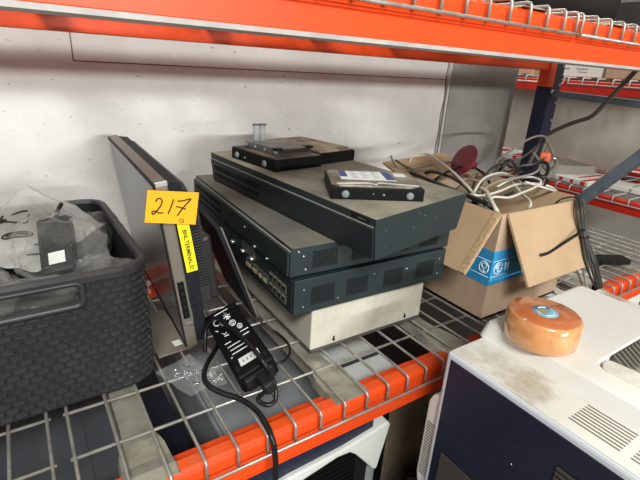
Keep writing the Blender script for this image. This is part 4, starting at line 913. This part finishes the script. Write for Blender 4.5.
# ------------------------------------------------------------------ devices under the deck
up = thing('white_printer', 'white and navy printer under the orange beam, seen through the wire deck', 'printer', (0.20, 0.20, -0.62)); w_ = W(up)
UX0, UX1, UY0, UY1, UZ = 0.062, 0.322, 0.050, 0.40, -0.088
b = MB(w_); b.box(UX0, UX1, UY0+0.012, UY1, -0.60, UZ-0.012); b.build('printer_body', GREY_LT, up, bevel=0.004)
b = MB(w_); b.box(UX0+0.004, 0.215, UY0+0.02, UY1-0.01, UZ-0.013, UZ-0.004); b.build('scanner_lid', GREY_LT, up, bevel=0.002)
b = MB(w_); b.box(0.246, 0.380, UY0+0.012, 0.235, UZ-0.013, UZ+0.010); wp = b.build('white_cover', PRN_WHITE, up, bevel=0.002)
b = MB(w_); b.box(0.248, 0.378, 0.142, 0.150, UZ+0.009, UZ+0.0108); b.build('cover_groove', GREY_DEV, wp)
b = MB(w_); b.box(0.0, UX1-0.035, UY0-0.006, UY0+0.014, UZ-0.052, UZ-0.002); b.build('front_panel', PRN_NAVY, up, bevel=0.002)
b = MB(w_)
zt, zb_ = UZ-0.054, UZ-0.072
pts = [(q[0], q[2]) for q in ((0.0196, 0.0360, -0.1497), (0.1300, 0.0360, -0.1343), (0.2256, 0.0360, -0.1309), (0.3123, 0.0360, -0.1193), (0.3175, 0.0360, -0.1259), (0.2995, 0.0360, -0.2110), (0.2931, 0.0360, -0.2118), (0.2493, 0.0360, -0.1555), (0.2365, 0.0360, -0.1446), (0.2136, 0.0360, -0.1424), (0.0541, 0.0360, -0.1698))]
b.prism(pts, 'y', UY0-0.014, UY0+0.010); b.build('front_frame', PRN_WHITE, up, bevel=0.003)
b = MB(w_)
for k in range(20): b.box(-0.02, UX1-0.062, UY0-0.004+0.0005*k*0, UY0+0.004, UZ-0.080-k*0.010, UZ-0.0755-k*0.010)
b.build('front_louvre', BLACK, up)
b = MB(w_); b.box(-0.02, UX1-0.03, UY0+0.004, UY0+0.012, -0.60, zb_+0.004); b.build('paper_drawer', BLACK_MATT, up)
t = thing('dark_device', 'dusty dark grey device under the deck below the woven crate', 'device', (-0.28, 0.22, -0.62)); w_ = W(t)
b = MB(w_); b.box(-0.56, -0.062, 0.060, 0.44, -0.61, -0.105); b.build('device_body', GREY_DEV, t, bevel=0.006)
b = MB(w_); b.box(-0.52, -0.10, 0.10, 0.40, -0.106, -0.1035); b.build('top_panel', GREY_DEV, t, bevel=0.001)
t = thing('navy_panel', 'narrow navy box standing under the deck between the grey devices', 'box', (0.012, 0.22, -0.62)); w_ = W(t)
b = MB(w_); b.prism([(-0.012, 0.12), (0.028, 0.09), (0.028, 0.40), (-0.012, 0.40)], 'z', -0.61, -0.13); b.build('box_body', PRN_NAVY, t, bevel=0.003)
b = MB(w_); b.box(-0.008, 0.024, 0.12, 0.125, -0.1305, -0.128); b.build('box_seam', GREY_LT, t)
t = thing('dark_filler', 'black block added to darken the space under the deck, dusty tan panel as clutter, right of the white printer cover', 'computer', (0.47, 0.26, -0.62)); w_ = W(t)
b = MB(w_); b.box(0.385, 0.56, 0.12, 0.50, -0.61, -0.16); b.build('filler_block', BLACK, t, bevel=0.004)  # added block, keeps the gap under the deck dark
b = MB(w_); b.box(0.40, 0.545, 0.116, 0.121, -0.59, -0.18); b.build('clutter_panel', TAN_STUFF, t, bevel=0.002)  # tan panel stands in for the clutter below the beam
def sack(name, c, s, seed, mat, label, cat):
    def fn(u, v):
        a = 2*PI*u; b_ = PI*(v-0.5); d = Vector((math.cos(b_)*math.cos(a), math.cos(b_)*math.sin(a), math.sin(b_)))
        k = 1+0.25*noise.noise(d*2+Vector((seed, 0, seed)))+0.14*noise.noise(d*5+Vector((seed, 3, 0)))
        return Vector((d.x*s[0]*k, d.y*s[1]*k, max(-s[2]*0.85, d.z*s[2]*k)))
    return tag(MB(Matrix.Translation(c)).grid(fn, 40, 24, 0, False).build(name, mat), label, cat)
sack('crumpled_sheet', (0.44, 0.05, -0.49), (0.085, 0.06, 0.152), 4, TAN_STUFF, 'crumpled tan sheet standing on the floor below the beam end', 'sheet')
sack('waste_bag', (0.61, 0.055, -0.47), (0.075, 0.06, 0.174), 9, BLACK_TAN, 'dark waste bag on the floor behind the printer', 'bag')
t = thing('grey_slab', 'grey flat panel coloured dark for the shade under the deck in front of the cardboard box', 'panel', (0.80, 0.2, -0.62)); w_ = W(t)
b = MB(w_); b.box(0.66, 0.92, 0.10, 0.46, -0.61, -0.20); b.build('panel_body', M('shade_dark_grey', (58, 55, 52), 0.6), t, bevel=0.004)  # dark colour imitates the shade under the deck
t = thing('white_carton', 'white carton under the deck at the far right', 'box', (1.10, 0.20, -0.62)); w_ = W(t)
b = MB(w_); b.box(0.98, 1.24, 0.05, 0.30, -0.61, -0.12); b.build('carton_body', WHITE_BOX, t, bevel=0.002)
b = MB(w_); b.box(1.10, 1.12, 0.048, 0.302, -0.60, -0.1195); b.build('carton_tape', CARD_GREY, t)
t = thing('black_switch', 'flat black box with cable on the deck right of the cable bundle', 'device', (1.0349, 0.0811, 0.0022), -28)
b = MB(); b.box(-0.06, 0.05, -0.018, 0.018, 0, 0.013); b.build('switch_case', BLACK, t, bevel=0.002)
b = MB()
for k in range(4): b.box(-0.045+k*0.02, -0.032+k*0.02, -0.0188, -0.017, 0.003, 0.010)
b.build('switch_port', HOLE, t)

# ------------------------------------------------------------------ far red rack along the tan wall
RX = 1.93
fr = thing('red_rack', 'red beam rack standing along the tan wall in the background', 'rack', (RX, 0.7, -0.62)); w_ = W(fr)
for z1, z0, nm in ((0.410, 0.359, 0), (-0.040, -0.092, 1)):
    for x in (RX, RX+0.54):
        b = MB(w_); b.box(x, x+0.04, -0.60, 1.62, z0, z1); b.build('rack_beam', RED, fr, bevel=0.003)
for y in (-0.66, 1.62):
    for x in (RX, RX+0.53):
        b = MB(w_); b.box(x, x+0.05, y, y+0.06, -0.62, 1.1); b.build('upright_post', NAVY, fr, bevel=0.002)
def fdeck(z, y0, y1, label):
    t = thing('wire_deck', label, 'shelf deck', (RX+0.29, (y0+y1)/2, z), 0, 'wire decks of the far rack'); mb = MB(W(t)); r = 0.0034
    k = int((y1-y0)/0.06)
    for i in range(k+1):
        y = y0+(y1-y0)*i/k; mb.tube([(RX+0.56, y, z+0.012), (RX, y, z+0.012), (RX-0.006, y, z+0.010), (RX-0.008, y, z-0.016)], r, 6)
    for x in (RX-0.010, RX+0.1, RX+0.2, RX+0.3, RX+0.4, RX+0.5): mb.tube([(x, y0, z-0.014 if x < RX else z+0.006), (x, y1, z-0.014 if x < RX else z+0.006)], r, 6)
    mb.build('wire_mesh', PALE, t, fix=False)
fdeck(0.410, 0.800, 1.60, 'wire deck on the upper red beam, left of the navy post'); fdeck(0.410, -0.58, 0.780, 'wire deck on the upper red beam, right of the navy post')
fdeck(-0.040, 0.800, 1.60, 'wire deck on the lower red beam, left of the navy post'); fdeck(-0.040, -0.58, 0.780, 'wire deck on the lower red beam, right of the navy post')
def pack(c, sx, sy, sz, rz, label, cat, mats, stripes=(), name='printed_pack', tilt=0):
    t = thing(name, label, cat, c, rot=(R(tilt), 0, R(rz)))
    b = MB(); b.box(-sx/2, sx/2, -sy/2, sy/2, 0, sz); bd = b.build('pack_body', mats[0], t, bevel=min(0.003, sz*0.2))
    for (a0, a1, b0, b1) in stripes:
        m = MB(); m.box(a0*sx, a1*sx, b0*sy, b1*sy, sz, sz+0.0008); m.box(-sx/2-0.0008, -sx/2, b0*sy, b1*sy, sz*0.15, sz*0.85); m.build('print_stripe', mats[1], bd)
    return t
LZ, UZ2 = -0.0235, 0.4260
WHT = WHITE_BOX
def fl_at(p): return (p[0], p[1], LZ)
pack(fl_at((2.2826, 1.2062, -0.0200)), 0.20, 0.26, 0.03, 8, 'red and white printed pack at the left end of the far lower shelf', 'pack', (WHT, RED_PRINT), ((-0.5, 0.5, -0.5, -0.2), (-0.2, 0.3, 0.1, 0.3)))
pack(fl_at((2.1639, 0.9098, -0.0200)), 0.16, 0.12, 0.05, -12, 'small red carton beside the navy post on the far lower shelf', 'pack', (M('red_carton', (150, 44, 42), 0.7), WHT), ((-0.4, 0.4, -0.2, 0.2),))
pack(((2.0193, 0.7315, -0.0200)[0]+0.03, (2.0193, 0.7315, -0.0200)[1]+0.09, LZ+0.002), 0.30, 0.20, 0.06, -22, 'tan grey slanted board between the packs on the far lower shelf', 'board', (M('tan_board', (150, 146, 136), 0.7, var=(132, 128, 118), vscale=8), WHT), name='board')
pack(fl_at((2.0794, 0.6686, -0.0200)), 0.26, 0.17, 0.022, -4, 'white pack with red stripes in the middle of the far lower shelf', 'pack', (WHT, RED_PRINT), ((-0.5, 0.5, -0.42, -0.3), (-0.3, 0.4, -0.1, -0.02), (-0.1, 0.3, 0.2, 0.3)))
pack(fl_at((2.0823, 0.5169, -0.0300)), 0.12, 0.20, 0.022, 6, 'white flat pack at the front of the far lower shelf, right of the diagonal brace', 'pack', (WHT, INK_GREY), ((-0.3, 0.3, -0.3, -0.25),))
pack(fl_at((2.5485, 0.6343, -0.0200)), 0.26, 0.20, 0.03, 12, 'white and red printed pack at the right edge on the far lower shelf', 'pack', (WHT, RED_PRINT), ((-0.4, 0.1, -0.3, 0.2), (0.2, 0.45, -0.2, 0.3)))
t = pack((2.10, 0.795, UZ2), 0.25, 0.24, 0.16, 0, 'white printed carton on the far upper shelf, right of the post', 'box', (WHT, INK_GREY), (), 'white_carton')
b = MB()
for y0, y1, z0, z1 in ((0.02, 0.09, 0.03, 0.036), (0.045, 0.075, 0.010, 0.028), (-0.06, -0.01, 0.03, 0.035), (-0.06, -0.02, 0.018, 0.022)): b.box(-0.1258, -0.125, y0, y1, z0, z1)
b.build('carton_print', INK_GREY, t)
pack((2.10, 0.56, UZ2), 0.25, 0.20, 0.16, 0, 'brown carton on the far upper shelf beside the white carton', 'box', (CARD_GREY, CARD), (), 'brown_carton')
pack((2.10, 1.10, UZ2), 0.25, 0.22, 0.15, 0, 'brown carton on the far upper shelf, left of the post', 'box', (CARD, CARD_GREY), (), 'brown_carton')

# ------------------------------------------------------------------ lights, camera
wd = bpy.data.worlds.new('hall_light'); scene.world = wd; wd.use_nodes = True
wd.node_tree.nodes['Background'].inputs['Color'].default_value = (0.97, 1.0, 0.98, 1); wd.node_tree.nodes['Background'].inputs['Strength'].default_value = 0.28
def area(name, loc, target, sx, sy, power, col=(1, 0.97, 0.93)):
    l = bpy.data.lights.new(name, 'AREA'); l.shape = 'RECTANGLE'; l.size = sx; l.size_y = sy; l.energy = power; l.color = col
    o = bpy.data.objects.new(name, l); COL.objects.link(o); o.location = loc
    o.rotation_euler = (Vector(target)-Vector(loc)).to_track_quat('-Z', 'Y').to_euler(); return o
area('far_hall_lamps', (1.2, -8.8, 1.30), (0.2, 0.3, 0.1), 3.5, 0.25, 460, (0.97, 1, 0.965))
area('aisle_lamp', (-0.85, -2.1, 2.15), (0.3, 0.0, 0.0), 1.2, 0.4, 98, (0.97, 1, 0.965))
area('far_wall_fill', (1.75, 0.9, 2.2), (2.2, 0.9, 0.3), 0.3, 1.6, 40, (0.98, 1, 0.96))  # added fill light that brightens the far tan wall
cd_ = bpy.data.cameras.new('camera'); cam = bpy.data.objects.new('camera', cd_); COL.objects.link(cam)
cd_.sensor_fit = 'HORIZONTAL'; cd_.sensor_width = 36.0; cd_.lens = 449.877/640*36.0; cd_.clip_start = 0.01; cd_.clip_end = 100
Rm = Matrix(((0.83498106, -0.54727092, 0.05745579), (-0.15346587, -0.33186249, -0.93076072), (0.52844569, 0.76835007, -0.3610863)))
c = Matrix((Rm[0], -Rm[1], -Rm[2])).transposed().to_4x4(); c.translation = (-0.11757636, -0.36181911, 0.40771298)
cam.matrix_world = c; scene.camera = cam
vs_ = scene.view_settings; vs_.view_transform = 'Standard'; vs_.look = 'None'; vs_.gamma = 1.0; vs_.exposure = 0.0; vs_.use_curve_mapping = False
